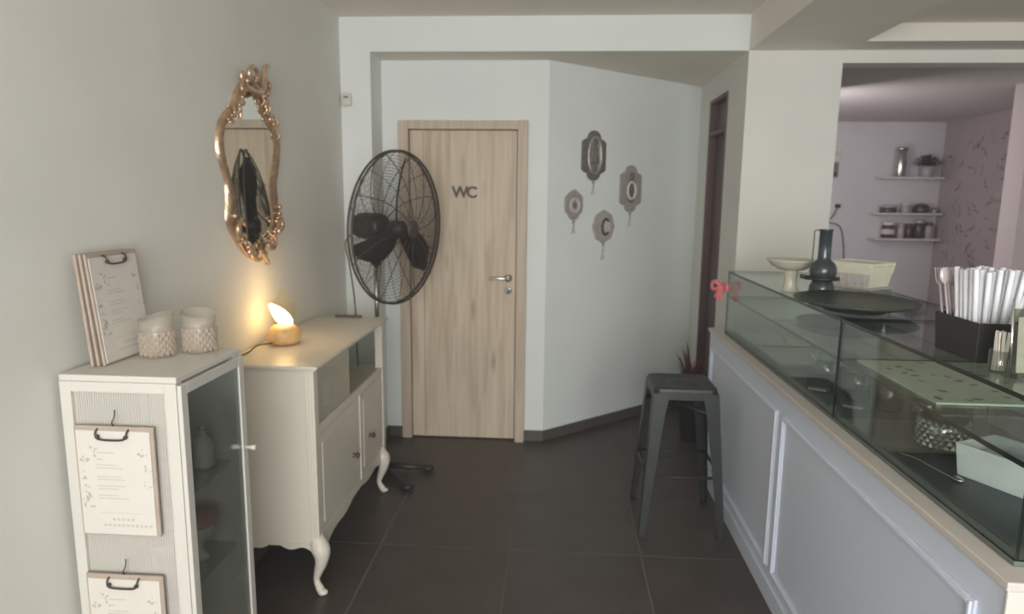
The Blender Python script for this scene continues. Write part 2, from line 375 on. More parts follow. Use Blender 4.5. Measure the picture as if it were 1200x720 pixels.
# contents
def bottle(loc, h, rr, label, m):
    t = thing('glass_bottle', label, 'bottle', loc)
    MB().lathe([(rr*.8, 0), (rr, .01), (rr, h*.55), (rr*.75, h*.68), (rr*.3, h*.78), (rr*.3, h*.93)], 16).build('body', m, t)
    MB().lathe([(rr*.36, h*.93), (rr*.42, h*.95), (rr*.42, h), (rr*.2, h*1.01)], 12).build('stopper', CHROME, t); return t
bottle((-1.06, 1.87, .781), .13, .032, 'clear glass bottle at the far end of the upper cabinet shelf', CRYST)
bottle((-1.10, 1.76, .781), .10, .028, 'short clear glass bottle on the upper cabinet shelf, nearer the mesh side', CRYST)
jr = thing('lidded_jar', 'glass jar with a wide dull rose lid on the middle cabinet shelf', 'jar', (-1.07, 1.83, .506))
MB().lathe([(.028, 0), (.03, .004), (.012, .02), (.012, .045), (.04, .07), (.045, .10), (.045, .115)], 18).build('bowl', CRYST, jr)
MB().lathe([(.06, .115), (.062, .12), (.058, .135), (.03, .147), (.006, .15)], 20).build('lid', ROSE, jr)
bw = thing('glass_bowl', 'low clear glass bowl behind the rose lidded jar in the cabinet', 'bowl', (-1.18, 1.84, .506))
MB().lathe([(.02, 0), (.022, .004), (.05, .035), (.055, .05), (.052, .05), (.045, .034), (.01, .008)], 18).build('bowl', CRYST, bw)

# ---- menu clipboards (front faces local -Y)
def make_clipboard(name, label, loc, group):
    t = thing(name, label, 'clipboard', loc, 0, group)
    box(-.108, .108, 0, .008, 0, .305).build('board', BOARD, t, bevel=.003)
    box(-.101, .099, -.0025, -.0005, .006, .293).build('paper', PAPER, t)
    p = MB()
    y = -.0030
    def bar(x0, x1, z, h=.0028): p.box(x0, x1, y, y+.0004, z, z+h)
    rr = random.Random(3)
    for k, z in enumerate((.198, .190, .166, .158, .140, .132, .114, .106)):
        for (a, b) in ((-.052, -.052+rr.uniform(.05, .09)), ):
            bar(a, b, z, .0024)
    bar(-.05, -.034, .213, .004); bar(-.045, .0, .232, .003)
    bar(-.055, .06, .066, .001)
    p.build('text_lines', INK, t)
    q = MB()
    def spray(cx, cz, n, s, sd):
        r_ = random.Random(sd)
        for k in range(n):
            a = r_.uniform(0, 2*PI); l = r_.uniform(.4, 1)*s; ox = cx+r_.uniform(-s, s)*.6; oz = cz+r_.uniform(-s, s)*.8; w = l*.28
            dx, dz = math.cos(a), math.sin(a)
            q.add([(ox, y, oz), (ox+dx*l*.5-dz*w, y, oz+dz*l*.5+dx*w), (ox+dx*l, y, oz+dz*l), (ox+dx*l*.5+dz*w, y, oz+dz*l*.5-dx*w)], [(0, 1, 2, 3)])
    spray(-.084, .215, 9, .014, 1); spray(-.088, .17, 6, .012, 2); spray(-.086, .13, 6, .012, 4); spray(-.082, .095, 10, .016, 5)
    spray(-.055, .236, 4, .014, 6); spray(.078, .235, 7, .014, 7); spray(.086, .19, 4, .011, 8); spray(.086, .15, 4, .010, 9)
    q.build('leaf_print', INKD, t, kind='stuff')
    w = MB()
    for k in range(5): w.box(-.02+k*.013, -.012+k*.013, y, y+.0004, .045, .052)
    for k in range(11): w.box(-.045+k*.0125, -.037+k*.0125, y, y+.0004, .028, .035)
    w.build('footer_print', INK, t)
    c = MB(); c.tube(smooth_path([(-.042, .0, .297), (-.042, -.010, .290), (-.038, -.012, .276), (-.02, -.011, .271), (.02, -.011, .271), (.038, -.012, .276), (.042, -.010, .290), (.042, 0, .297)], 3), .0026, 6)
    c.ball((-.038, -.009, .279), .006, 8, 5).ball((.038, -.009, .279), .006, 8, 5)
    c.build('clip', CLIP, t); return t
hung = make_clipboard('menu_clipboard', 'menu clipboard hanging by a hook in the upper part of the white mesh cabinet side', (-1.140, 1.588, .700), 'menu clipboards hung on the mesh side')
MB().tube(smooth_path([(0, .004, .303), (0, -.002, .315), (.004, .0, .325), (.004, .006, .335), (0, .012, .345)], 3), .0018, 6).build('hook', CLIP, hung)
copy_thing(hung, (-1.145, 1.588, .282), 'lower menu clipboard on the mesh cabinet side, cut off by the bottom of the picture', group='menu clipboards hung on the mesh side')
# leaning stack on the cabinet (facing +X)
lab = ['front clipboard of the leaning stack on the white cabinet, its menu page showing', 'middle wooden clipboard of the leaning stack, showing only its edge', 'rearmost wooden clipboard of the leaning stack, against the wall']
top = make_clipboard('menu_clipboard', lab[0], (0, 0, 0), 'menu clipboards leaning on the cabinet')
for k in range(3):
    o = top if k == 0 else copy_thing(top, (0, 0, 0), lab[k], group='menu clipboards leaning on the cabinet')
    o.rotation_euler = (0, 0, 0)
    tilt = (.10, .09, .08)[k]
    Mx = Matrix.Translation((-1.216-.0125*k, 1.795-.006*k, CH+.001)) @ Matrix.Rotation(PI/2, 4, 'Z') @ Matrix.Rotation(-tilt, 4, 'X')
    o.matrix_world = Mx
    o.location = Mx.to_translation(); o.rotation_euler = Mx.to_euler()
    if k:
        for ch in list(o.children):
            if ch.name.split('.')[0] != 'board': bpy.data.objects.remove(ch)

# ---- candle cups on the cabinet
def candle_cup(loc, label, rz, h):
    t = thing('candle_cup', label, 'candle holder', loc, rz, 'textured glass candle cups')
    n = 48; b = MB(); vs = []; fs = []
    prof = [(.030, 0), (.040, .004), (.0455, .015), (.046, .03), (.046, .045), (.0455, .06), (.0445, .075)]
    m = MB(); m.lathe(prof, 40, closed=False)
    # diamond facets standing proud of the body
    for row in range(6):
        for i in range(18):
            a = 2*PI*(i+.5*(row % 2))/18; z = .012+row*.011; R0 = .0455
            c_, s_ = math.cos(a), math.sin(a); da = .15
            P = [(R0*math.cos(a-da), R0*math.sin(a-da), z), (R0*c_, R0*s_, z-.010), (R0*math.cos(a+da), R0*math.sin(a+da), z), (R0*c_, R0*s_, z+.010), ((R0+.005)*c_, (R0+.005)*s_, z)]
            m.add(P, [(0, 1, 4), (1, 2, 4), (2, 3, 4), (3, 0, 4)])
    m.build('textured_bowl', CUPG, t)
    r_ = MB(); N = 36; vs = []
    for k in range(2):
        for i in range(N):
            a = 2*PI*i/N; R = .0445+.004*k; z = .074 if k == 0 else h+.010*math.cos(a)
            vs.append((R*math.cos(a), R*math.sin(a), z))
    for k in range(2):
        for i in range(N):
            a = 2*PI*i/N; R = .0465-.004*k; z = .074 if k == 1 else h+.010*math.cos(a)
            vs.append((R*math.cos(a), R*math.sin(a), z))
    fs = [(k*N+i, k*N+(i+1) % N, (k+1)*N+(i+1) % N, (k+1)*N+i) for k in range(3) for i in range(N)]
    r_.add(vs, fs, 0, True); r_.build('clear_rim', CLEAR2, t)
    return t
def frosty(name, col, alpha, rough=.2):
    m = mat(name, col, rough, spec=.7); m.node_tree.nodes['Principled BSDF'].inputs['Alpha'].default_value = alpha; return m
CUPG = frosty('textured_cup_glass', (192, 178, 162), .58)
CLEAR2 = frosty('cup_rim_glass', (200, 190, 176), .34)
candle_cup((-1.150, 1.825, CH), 'nearer textured glass candle cup beside the leaning clipboards', .6, .118)
candle_cup((-1.062, 1.895, CH), 'textured glass candle cup nearer the glass door corner of the cabinet', 2.4, .118)

# ---- console sideboard
KX0, KX1, KY0, KY1, KH = XL+.008, -.90, 2.41, 3.50, .96
kon = thing('sideboard', 'cream sideboard on curved legs with open upper shelf and two doors', 'sideboard', (KX0+.19, (KY0+KY1)/2, 0))
ox, oy = KX0+.19, (KY0+KY1)/2
def kbx(x0, x1, y0, y1, z0, z1): return box(x0-ox, x1-ox, y0-oy, y1-oy, z0, z1)
tp = MB()
tp.box(KX0-ox, KX1-ox, KY0-oy, KY1-oy, KH-.012, KH).box(KX0-ox, KX1-.010-ox, KY0+.010-oy, KY1-.010-oy, KH-.022, KH-.012)
tp.build('top', CREAM, kon, bevel=.004)
bx1 = KX1-.025; by0 = KY0+.025; by1 = KY1-.03; BZ = .22
kbx(KX0, bx1-.03, by0, by0+.018, BZ, KH-.022).build('side_panel', CREAM, kon, bevel=.002)
kbx(KX0, bx1-.03, by1-.018, by1, BZ, .67).build('side_panel', CREAM, kon, bevel=.002)
kbx(KX0+.02, bx1-.03, by1-.008, by1-.004, .70, KH-.022).build('side_pane', CLEAR, kon)
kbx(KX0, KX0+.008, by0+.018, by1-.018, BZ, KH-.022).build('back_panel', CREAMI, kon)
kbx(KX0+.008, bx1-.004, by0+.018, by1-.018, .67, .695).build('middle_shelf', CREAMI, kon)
kbx(bx1-.016, bx1, by0+.034, by1-.034, .665, .70).build('rail', CREAM, kon, bevel=.003)
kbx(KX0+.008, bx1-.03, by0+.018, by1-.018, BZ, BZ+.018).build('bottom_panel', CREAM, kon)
for (py0, py1) in ((by0-.006, by0+.036), (by1-.036, by1+.006)):
    for px0 in (bx1-.036,):
        m = kbx(px0, bx1+.004, py0, py1, BZ-.02, KH-.022)
        for q in (.010, .021, .032):
            m.tube([(px0+q-ox, (py0 if py0 < 3 else py1)-oy, BZ+.02), (px0+q-ox, (py0 if py0 < 3 else py1)-oy, KH-.04)], .0035, 6)
        m.build('post', CREAM, kon, bevel=.003)
for (py0, py1) in ((by0, by0+.03), (by1-.03, by1)): kbx(KX0, KX0+.03, py0, py1, BZ-.02, KH-.022).build('post', CREAM, kon)
ym = 3.03
for (a, b, ky) in ((by0+.036, ym-.012, 2.90), (ym+.012, by1-.036, 3.17)):
    dd = MB().box(bx1-.014-ox, bx1-.002-ox, a-oy, b-oy, BZ+.03, .662)
    dd.box(bx1-.002-ox, bx1+.002-ox, a+.035-oy, b-.035-oy, BZ+.065, .627)
    dp = dd.build('door', CREAM, kon, bevel=.003)
    m = MB(); m.T = Matrix.Translation((bx1-ox, ky-oy, .415)) @ Matrix.Rotation(PI/2, 4, 'Y'); m.lathe([(.013, 0), (.013, .003), (.006, .008), (.006, .014), (.014, .020), (.015, .026), (.008, .031)], 14)
    m.build('knob', BRONZE, dp)
kbx(bx1-.014, bx1+.003, ym-.012, ym+.012, BZ+.02, .665).build('door_stile', CREAM, kon, bevel=.003)
kbx(bx1-.012, bx1-.008, by0+.036, by0+.47, .702, KH-.024).build('sliding_pane', DOORG, kon)
# scalloped aprons
def apron(L, deep, tp_=0):      # outline in (along, z): wavy lower edge
    pts = [(0, BZ+tp_), (L, BZ+tp_)]; N = 36
    for i in range(N+1):
        t = 1-i/N; s_ = abs(2*t-1)
        z = BZ-.012-deep*(s_**2.2)-.010*math.cos(t*PI*6)-(.006 if abs(t-.5) < .04 else 0)
        pts.append((t*L, z))
    return pts
m = MB(); m.prism([(p+by0-oy, q) for p, q in apron(by1-by0, .055, .028)], 'x', bx1-.018-ox, bx1-ox); m.build('apron', CREAM, kon)
m = MB(); m.prism([(p+KX0-ox, q) for p, q in apron(bx1-KX0, .03)], 'y', by0-oy, by0+.016-oy); m.build('apron', CREAM, kon)
m = MB(); m.prism([(p+KX0-ox, q) for p, q in apron(bx1-KX0, .03)], 'y', by1-.016-oy, by1-oy); m.build('apron', CREAM, kon)
def cabriole(sx, sy):
    pth = smooth_path([(0, 0, .25), (.012*sx, .006*sy, .22), (.026*sx, .012*sy, .185), (.022*sx, .010*sy, .14), (.004*sx, .0, .09), (-.004*sx, -.002*sy, .055), (.012*sx, .008*sy, .025), (.030*sx, .018*sy, .006)], 5)
    n = len(pth); R = []
    for i in range(n):
        t = i/(n-1); R.append(.026+.012*math.exp(-((t-.22)/.14)**2)-.013*math.exp(-((t-.72)/.22)**2)-.010*max(0, t-.85)/.15)
    m = MB(); m.tube(pth, R, 10); m.ball((pth[-1].x-.004*sx, pth[-1].y-.002*sy, .014), .017, 10, 6, sc=(1.3, 1, .8)); return m
for (lx, ly, sx, sy) in ((bx1-.02, by0+.02, 1, -1), (bx1-.02, by1-.05, 1, -.6), (KX0+.03, by0+.02, -.3, -1), (KX0+.03, by1-.02, -.3, 1)):
    cabriole(sx, sy).build('leg', CREAM, kon, loc=(lx-ox, ly-oy, 0))
# small figurine inside the upper shelf
fg = thing('figurine', 'small white figurine standing in the open shelf of the sideboard', 'figurine', (-1.0, 2.78, .695))
MB().lathe([(.022, 0), (.024, .006), (.013, .02), (.017, .05), (.020, .065), (.012, .085)], 14).build('body', WHITE, fg)
MB().ball((.0, 0, .10), .018, 12, 8).build('head', WHITE, fg)
MB().tube(smooth_path([(.0, .016, .06), (.01, .03, .075), (.01, .032, .10)], 4), .005, 6).build('arm', WHITE, fg)
# flat wooden bar at the far edge
ws = box(-.07, .07, -.012, .012, 0, .012).build('power_strip', CABLE, None, loc=(-1.11, 3.47, KH), bevel=.002)
tag(ws, 'flat brown strip lying on the far back edge of the cream sideboard', 'power strip')

# ---- glowing lamp
LX, LY = -1.185, 2.80
lamp = thing('table_lamp', 'glowing amber table lamp with a tilted bright bulb on the cream sideboard', 'lamp', (LX, LY, KH))
def seg(a, z): return 1+.035*abs(math.cos(a*6))
MB().lathe([(.046, 0), (.060, .006), (.069, .028), (.069, .050), (.060, .070), (.044, .082), (.018, .086)], 48, wob=seg).build('base', AMBER, lamp)
gl = MB(); gl.lathe([(.034, .084), (.050, .11), (.056, .14), (.048, .18), (.026, .205), (.015, .22), (.012, .24), (.012, .245)], 28, closed=False); gl.build('glass_shade', AMBG, lamp)
bb = MB(); A = Vector((.024, .012, .080)); B = Vector((-.046, -.030, .178))
for k in range(1): bb.tube([A+(B-A)*t for t in (0, .12, .3, .5, .7, .88, 1)], [.014, .025, .030, .029, .023, .014, .006], 14)
bb.build('bulb', FIL, lamp)
MB().lathe([(.016, .080), (.016, .092), (.012, .094)], 14).build('socket', BRONZE, lamp)
MB().tube(smooth_path([(-.03, -.055, .012), (-.045, -.11, .020), (-.055, -.16, .022), (-.06, -.21, .010), (-.075, -.27, .004), (-.09, -.36, .004)], 6), .0035, 6).build('cord', CABLE, lamp)
pl = bpy.data.lights.new('lamp_light', 'POINT'); pl.energy = .9; pl.color = (1, .66, .34); pl.shadow_soft_size = .07
plo = bpy.data.objects.new('lamp_light', pl); COL.objects.link(plo); plo.location = (.05, .0, .24); plo.parent = lamp

# ---- ornate gilt mirror on the left wall
OUT = [(2.918, 2.147), (2.849, 2.107), (2.751, 2.053), (2.687, 2.007), (2.667, 1.958), (2.579, 1.905), (2.542, 1.866), (2.524, 1.801), (2.533, 1.738), (2.555, 1.704), (2.582, 1.64), (2.581, 1.574), (2.565, 1.501), (2.595, 1.459), (2.66, 1.394), (2.747, 1.348), (2.841, 1.307), (2.884, 1.344), (2.956, 1.4), (3.027, 1.451), (3.066, 1.493), (3.059, 1.571), (3.048, 1.641), (3.075, 1.716), (3.096, 1.771), (3.111, 1.83), (3.076, 1.904), (3.044, 1.945), (2.983, 1.96), (2.967, 2.017), (2.915, 2.048), (2.912, 2.094), (2.96, 2.152)]
INN = [(2.79, 1.998), (2.734, 1.942), (2.711, 1.904), (2.655, 1.872), (2.605, 1.837), (2.594, 1.784), (2.606, 1.733), (2.623, 1.694), (2.663, 1.611), (2.663, 1.549), (2.672, 1.463), (2.715, 1.415), (2.783, 1.385), (2.846, 1.427), (2.927, 1.463), (2.952, 1.524), (2.933, 1.593), (2.94, 1.66), (2.975, 1.736), (2.989, 1.78), (3.006, 1.848), (2.951, 1.877), (2.892, 1.917), (2.87, 1.959), (2.835, 1.986)]
mc = (2.80, 1.70)
mir = thing('wall_mirror', 'ornate gilt framed mirror of wavy baroque outline on the left wall', 'mirror', (XL, mc[0]-.014, mc[1]))
def radial(poly, n=120):
    res = []
    for k in range(n):
        a = 2*PI*k/n; d = Vector((math.sin(a), math.cos(a)*1.0)); best = None
        for i in range(len(poly)):
            p = Vector((poly[i][0]-mc[0], poly[i][1]-mc[1])); q = Vector((poly[(i+1) % len(poly)][0]-mc[0], poly[(i+1) % len(poly)][1]-mc[1])); e = q-p
            den = d.x*e.y-d.y*e.x
            if abs(den) < 1e-9: continue
            t = (p.x*e.y-p.y*e.x)/den; s_ = (p.x*d.y-p.y*d.x)/den
            if t > 0 and -1e-6 <= s_ <= 1+1e-6 and (best is None or t > best): best = t
        res.append(best or .1)
    return [(sum(res[(i+j) % n]*w for j, w in ((-1, .25), (0, .5), (1, .25)))) for i in range(n)]
NR = 120; ro = radial(OUT[1:-1], NR); ri = [x*1.11 for x in radial(INN, NR)]
ro = [max(a, b+.022) for a, b in zip(ro, ri)]
vs = []; prof = [(0, .0), (0.02, .010), (.25, .018), (.5, .015), (.75, .020), (.95, .012), (1, 0)]
for (t, h) in prof:
    for k in range(NR):
        a = 2*PI*k/NR; R = ri[k]+(ro[k]-ri[k])*t; hh = h*(1+.07*math.sin(k*1.7))
        vs.append((hh, R*math.sin(a), R*math.cos(a)))
fs = [(p*NR+k, p*NR+(k+1) % NR, (p+1)*NR+(k+1) % NR, (p+1)*NR+k) for p in range(len(prof)-1) for k in range(NR)]
MB().add(vs, fs, 0, True).build('frame', GOLD, mir)
MB().add([(0.012, ri[k]*1.04*math.sin(2*PI*k/NR), ri[k]*1.04*math.cos(2*PI*k/NR)) for k in range(NR)]+[(0.004, ri[k]*1.04*math.sin(2*PI*k/NR), ri[k]*1.04*math.cos(2*PI*k/NR)) for k in range(NR)],
         [tuple(range(NR)), tuple(NR+i for i in reversed(range(NR)))]+[(i, (i+1) % NR, NR+(i+1) % NR, NR+i) for i in range(NR)]).build('mirror_glass', MIRROR, mir)
def leafc(m, y, z, L, a, w):
    P = []; n = 7
    for i in range(n):
        t = i/(n-1); aa = a+1.5*t*(1 if w > 0 else -1)
        P.append((.020+.012*math.sin(t*PI), y+L*t*math.cos(aa), z+L*t*math.sin(aa)))
    m.tube(P, [abs(w)*(.35+math.sin(PI*min(1, t_/(n-1)*1.05))) for t_ in range(n)], 8, flat=.7)
orn = MB(); rr = random.Random(5)
def YZ(k, t=.5):
    k %= NR; R = ri[k]+(ro[k]-ri[k])*t; a = 2*PI*k/NR; return R*math.sin(a), R*math.cos(a)
for k in range(0, NR):
    a = 2*PI*k/NR; y, z = YZ(k)
    dense = z > .17 or z < -.20
    if dense and k % 2 == 0:
        leafc(orn, y, z, rr.uniform(.03, .05), rr.uniform(0, 2*PI), rr.choice((-1, 1))*rr.uniform(.006, .010))
        orn.ball((.028, y+rr.uniform(-.006, .006), z+rr.uniform(-.006, .006)), rr.uniform(.005, .010), 8, 5)
orn.build('acanthus_ornament', GOLD, mir, kind='stuff')
cr = MB()
def sc(pts, r0, r1):
    P = smooth_path([(.035, y-mc[0], z-mc[1]) for y, z in pts], 5); cr.tube(P, [r0+(r1-r0)*i/(len(P)-1) for i in range(len(P))], 8)
sc([(2.83, 2.02), (2.89, 2.05), (2.91, 2.10), (2.92, 2.14), (2.965, 2.155)], .02, .008)
sc([(2.86, 2.03), (2.80, 2.06), (2.77, 2.095), (2.81, 2.125), (2.85, 2.105), (2.83, 2.08)], .014, .007)
sc([(2.84, 2.02), (2.76, 2.03), (2.71, 2.05), (2.70, 2.08), (2.74, 2.08)], .014, .007)
sc([(2.93, 2.03), (2.96, 2.06), (2.95, 2.09), (2.92, 2.08)], .011, .006)
for (y, z) in ((2.745, 2.03), (2.76, 2.06), (2.91, 2.02), (2.93, 2.0), (2.81, 2.03)): cr.ball((.030, y-mc[0], z-mc[1]), .016, 10, 6)
cr.build('crest', GOLD, mir)
bs = MB()
for pts in ([(2.78, 1.37), (2.83, 1.34), (2.86, 1.31), (2.845, 1.30)], [(2.72, 1.39), (2.69, 1.37), (2.72, 1.345), (2.76, 1.355)], [(2.86, 1.39), (2.92, 1.37), (2.95, 1.40), (2.93, 1.43)], [(2.98, 1.44), (3.03, 1.46), (3.02, 1.50), (2.98, 1.50)], [(2.62, 1.43), (2.60, 1.47), (2.63, 1.50), (2.66, 1.48)]):
    P = smooth_path([(.036, y-mc[0], z-mc[1]) for y, z in pts], 5); bs.tube(P, [.014-.008*i/(len(P)-1) for i in range(len(P))], 8)
for (y, z) in ((3.035, 1.55), (3.03, 1.52), (3.01, 1.48), (2.97, 1.44), (2.60, 1.52), (2.63, 1.45), (2.70, 1.39)): bs.ball((.026, y-mc[0], z-mc[1]), .012, 10, 6)
bs.build('base_ornament', GOLD, mir)

# ---- pedestal fan
FX, FY = -1.015, 3.69
fan = thing('pedestal_fan', 'large black pedestal fan with wide wire cage in front of the wooden door', 'fan', (FX, FY, 0))
ang = math.radians(68.8)
nx, ny = math.sin(ang), -math.cos(ang)
Rz = Matrix.Rotation(math.atan2(ny, nx), 4, 'Z') @ Matrix.Rotation(math.radians(2), 4, 'Y')
HC = Vector((-.872-FX, 3.635-FY, 1.432))
T = Matrix.Translation(HC) @ Rz           # local +X = blowing direction
RC = .415
def ring(m, R, x, rad, n=56, seg_=5):
    m.tube([(x, R*math.cos(2*PI*i/n), R*math.sin(2*PI*i/n)) for i in range(n)], rad, seg_, closed=True)
m = MB(); m.T = T; ring(m, RC, .012, .006, 72, 6); ring(m, RC, -.012, .006, 72, 6); m.build('cage_rim', WIRE, fan)
for nm, sgn, dep, nr, n_rad in (('front_grille', 1, .085, 30, 16), ('rear_grille', -1, .10, 22, 16)):
    m = MB(); m.T = T
    def dome(t): return sgn*(.012+dep*(1-t*t)**.8 if t < 1 else .012)
    for k in range(nr):
        t = .16+(.98-.16)*k/(nr-1); ring(m, RC*t, dome(t), .0013, 48, 3)
    for k in range(n_rad):
        a = 2*PI*k/n_rad; tw = .35*sgn
        m.tube([(dome(.12+.88*i/8), RC*(.12+.88*i/8)*math.cos(a+tw*i/8), RC*(.12+.88*i/8)*math.sin(a+tw*i/8)) for i in range(9)], .0026 if k % 2 == 0 else .0016, 4)
    go = m.build(nm, WIRE, fan)
    if sgn > 0:
        b = MB(); b.T = T @ Matrix.Rotation(PI/2, 4, 'Y'); b.lathe([(.052, .094), (.052, .100), (.03, .106), (.01, .108)], 20); b.build('badge', WIRE, go)
m = MB(); m.T = T @ Matrix.Rotation(PI/2, 4, 'Y'); m.lathe([(.03, -.055), (.042, -.045), (.042, .03), (.02, .045)], 18); hub = m.build('hub', BLACK, fan)
for k, a0 in enumerate((8, 128, 248)):
    m = MB(); m.T = T @ Matrix.Rotation(math.radians(a0), 4, 'X')
    rows = 10; vs = []
    for th in (0, 1):
        for i in range(rows+1):
            t = i/rows; R = .035+.33*t; w = .026+.036*math.sin(min(1, t*1.15)*PI*.62)-.045*max(0, t-.8)/.2; sw = -.12*t*t
            for s_ in (-1, 0, 1):
                y = sw-w*s_; pit = .55-.25*t
                vs.append((-w*s_*.64+(.008 if s_ == 0 else 0)-.01+th*.003, -y, R))
    L_ = 3*(rows+1); fs = []
    for i in range(rows):
        for j in range(2):
            q = i*3+j; fs.append((q, q+1, q+4, q+3)); fs.append((L_+q, L_+q+3, L_+q+4, L_+q+1))
        fs.append((i*3, i*3+3, L_+i*3+3, L_+i*3)); fs.append((i*3+2, L_+i*3+2, L_+i*3+5, i*3+5))
    fs.append((rows*3, rows*3+1, L_+rows*3+1, L_+rows*3)); fs.append((rows*3+1, rows*3+2, L_+rows*3+2, L_+rows*3+1))
    m.add(vs, fs, 0, True); m.build('blade', BLACK, fan)
m = MB(); m.T = T @ Matrix.Rotation(PI/2, 4, 'Y')
m.lathe([(.03, -.285), (.06, -.275), (.072, -.25), (.076, -.20), (.076, -.13), (.068, -.10), (.04, -.09)], 24)
m.build('motor', BLACK, fan)
m = MB(); m.box(-.035, .035, -.03, .03, 1.30, 1.36).box(-.02, .05, -.022, .022, 1.345, 1.40); m.build('tilt_bracket', BLACK, fan, bevel=.006)
m = MB(); m.lathe([(.022, 1.22), (.026, 1.23), (.026, 1.31), (.02, 1.315)], 16); m.tube([(.02, -.02, 1.27), (.05, -.045, 1.27)], .008, 8); m.build('clamp', BLACK, fan)
MB().lathe([(.013, .72), (.013, 1.31)], 14).build('pole', STEEL, fan)
MB().lathe([(.020, .03), (.020, .74), (.017, .75)], 14).build('lower_pole', GRAPH, fan)
MB().lathe([(.05, .02), (.045, .05), (.024, .07), (.022, .10)], 20).build('base_hub', BLACK, fan)
for k, (x, y) in enumerate(((-.735, 3.72), (-.80, 3.45), (-1.09, 3.98), (-1.19, 3.60))):
    v = Vector((x-FX, y-FY, 0)); p = v.normalized()
    m = MB(); m.tube([(p.x*.03, p.y*.03, .04), (v.x*.6, v.y*.6, .028), (v.x, v.y, .020)], [.020, .018, .017], 8, flat=.9)
    lg = m.build('leg', BLACK, fan)
    MB().ball((v.x, v.y, .02), .032, 12, 6, sc=(1.2, 1, .6)).build('rubber_foot', BLACK, lg)
MB().tube(smooth_path([(-.17+.03, .05, 1.40), (-.19, .06, 1.34), (-.155, .02, 1.20), (-.12, -.02, 1.0), (-.12, .0, .7), (-.12, .05, .3), (-.08, .08, .05)], 6), .004, 6).build('power_cord', CABLE, fan)

# ================================================================== PLAQUES on the angled wall
RZ = math.atan2(ty, tx)
def plaque(s_, z, label, outline, m0, name='wall_plaque'):
    t = thing(name, label, 'wall plaque', (Ax+tx*s_+.001*ty, Ay+ty*s_-.001*tx, z), RZ, 'hanging wall plaques')
    MB().prism(outline, 'y', -.014, 0).build('backboard', m0, t, bevel=.002); return t
def arc(cx, cz, rx, rz, a0, a1, n=10):
    return [(cx+rx*math.cos(math.radians(a0+(a1-a0)*i/n)), cz+rz*math.sin(math.radians(a0+(a1-a0)*i/n))) for i in range(n+1)]
def ov(t, rx, rz, wr, m, name, y=-.018, z0=0, sc_=1):
    q = MB(); q.tube([(rx*math.cos(2*PI*i/40), y, z0+rz*math.sin(2*PI*i/40)) for i in range(40)], wr, 8, closed=True)
    return q.build(name, m, t)
def disc(t, rx, rz, m, name, z0=0, d=.003, y=-.0142, x0=0):
    q = MB(); q.prism([(x0+rx*math.cos(2*PI*i/32), z0+rz*math.sin(2*PI*i/32)) for i in range(32)], 'y', y-d, y); return q.build(name, m, t)
def tassel(t, z, L):
    q = MB(); q.tube([(0, -.008, z), (.003, -.01, z-L*.4), (-.002, -.008, z-L*.55)], .004, 6)
    q.ball((0, -.01, z-.012), .010, 8, 5); k = q.build('ribbon', PLQ2, t)
    q = MB(); q.tube([(0, -.008, z-L*.5), (-.012, -.006, z-L)], [.003, .005], 6); q.tube([(0, -.008, z-L*.5), (.012, -.006, z-L*.95)], [.003, .005], 6); q.build('ribbon_tail', LINEN, k)
def shield(w, h, rt, rb):
    return arc(0, h-rt, w*.55, rt, 0, 180)+[(-w*.72, h-rt), (-w, h-rt-.02), (-w, -h+rb+.02), (-w*.72, -h+rb)]+arc(0, -h+rb, w*.55, rb, 180, 360)+[(w*.72, -h+rb), (w, -h+rb+.02), (w, h-rt-.02), (w*.72, h-rt)]
p1 = plaque(.391, 1.885, 'dark shield shaped wall plaque with oval silver relief, the highest and darkest of four', shield(.108, .162, .055, .05), PLQ1)
ov(p1, .058, .118, .010, PEWT, 'oval_frame'); disc(p1, .052, .112, PEWT, 'relief_panel')
q = MB(); q.ball((0, -.018, .085), .018, 10, 6).ball((0, -.018, -.085), .016, 10, 6)
q.lathe([(.022, -.05), (.026, -.03), (.014, .01), (.018, .04), (.008, .06)], 14, c=(0, -.018, 0)); q.build('relief_figure', PLQ1, p1)
tassel(p1, -.162, .09)
p2 = plaque(.757, 1.675, 'grey wall plaque with white oval ring medallion, rightmost of the four', shield(.106, .162, .05, .05), PLQ2)
ov(p2, .040, .058, .010, WHITE, 'oval_ring', z0=-.01); disc(p2, .050, .085, PLQ1, 'medallion', z0=-.01); disc(p2, .016, .034, PLQ1, 'cameo', z0=-.01, d=.008)
MB().tube(smooth_path([(-.02, -.018, .085), (0, -.02, .11), (.02, -.018, .085), (0, -.018, .075)], 5), .006, 6).build('scroll', PLQ1, p2)
tassel(p2, -.16, .10)
p3 = plaque(.222, 1.565, 'small beige plaque with pale ring, leftmost of the four beside the door', [(-.075, .05), (-.078, -.01), (-.07, -.05)]+arc(0, -.05, .05, .05, 195, 345)+[(.07, -.05), (.078, -.01), (.075, .05), (.03, .085), (0, .098), (-.03, .085)], PLQ2)
ov(p3, .038, .042, .008, LINEN, 'ring', z0=-.005); disc(p3, .052, .056, PLQ3, 'medallion', z0=-.005); disc(p3, .016, .018, PLQ1, 'centre', z0=-.005, d=.006)
tassel(p3, -.10, .09)
p4 = plaque(.501, 1.418, 'rounded beige plaque bearing a large letter C, the lowest of the four', [(.098*math.cos(a)*(1+.04*math.cos(8*a)), .108*math.sin(a)*(1+.04*math.cos(8*a))) for a in [2*PI*i/48 for i in range(48)]], PLQ3)
q = MB(); q.tube([(.012+.036*math.cos(math.radians(a)), -.018, .052*math.sin(math.radians(a))) for a in range(45, 316, 15)], [.008+.004*math.sin(math.radians((a-45)*180/270)) for a in range(45, 316, 15)], 8); q.build('letter', mat('letter_dark', (92, 84, 78), .6), p4)
disc(p4, .050, .064, LINEN, 'medallion', x0=.010)
tassel(p4, -.108, .12)

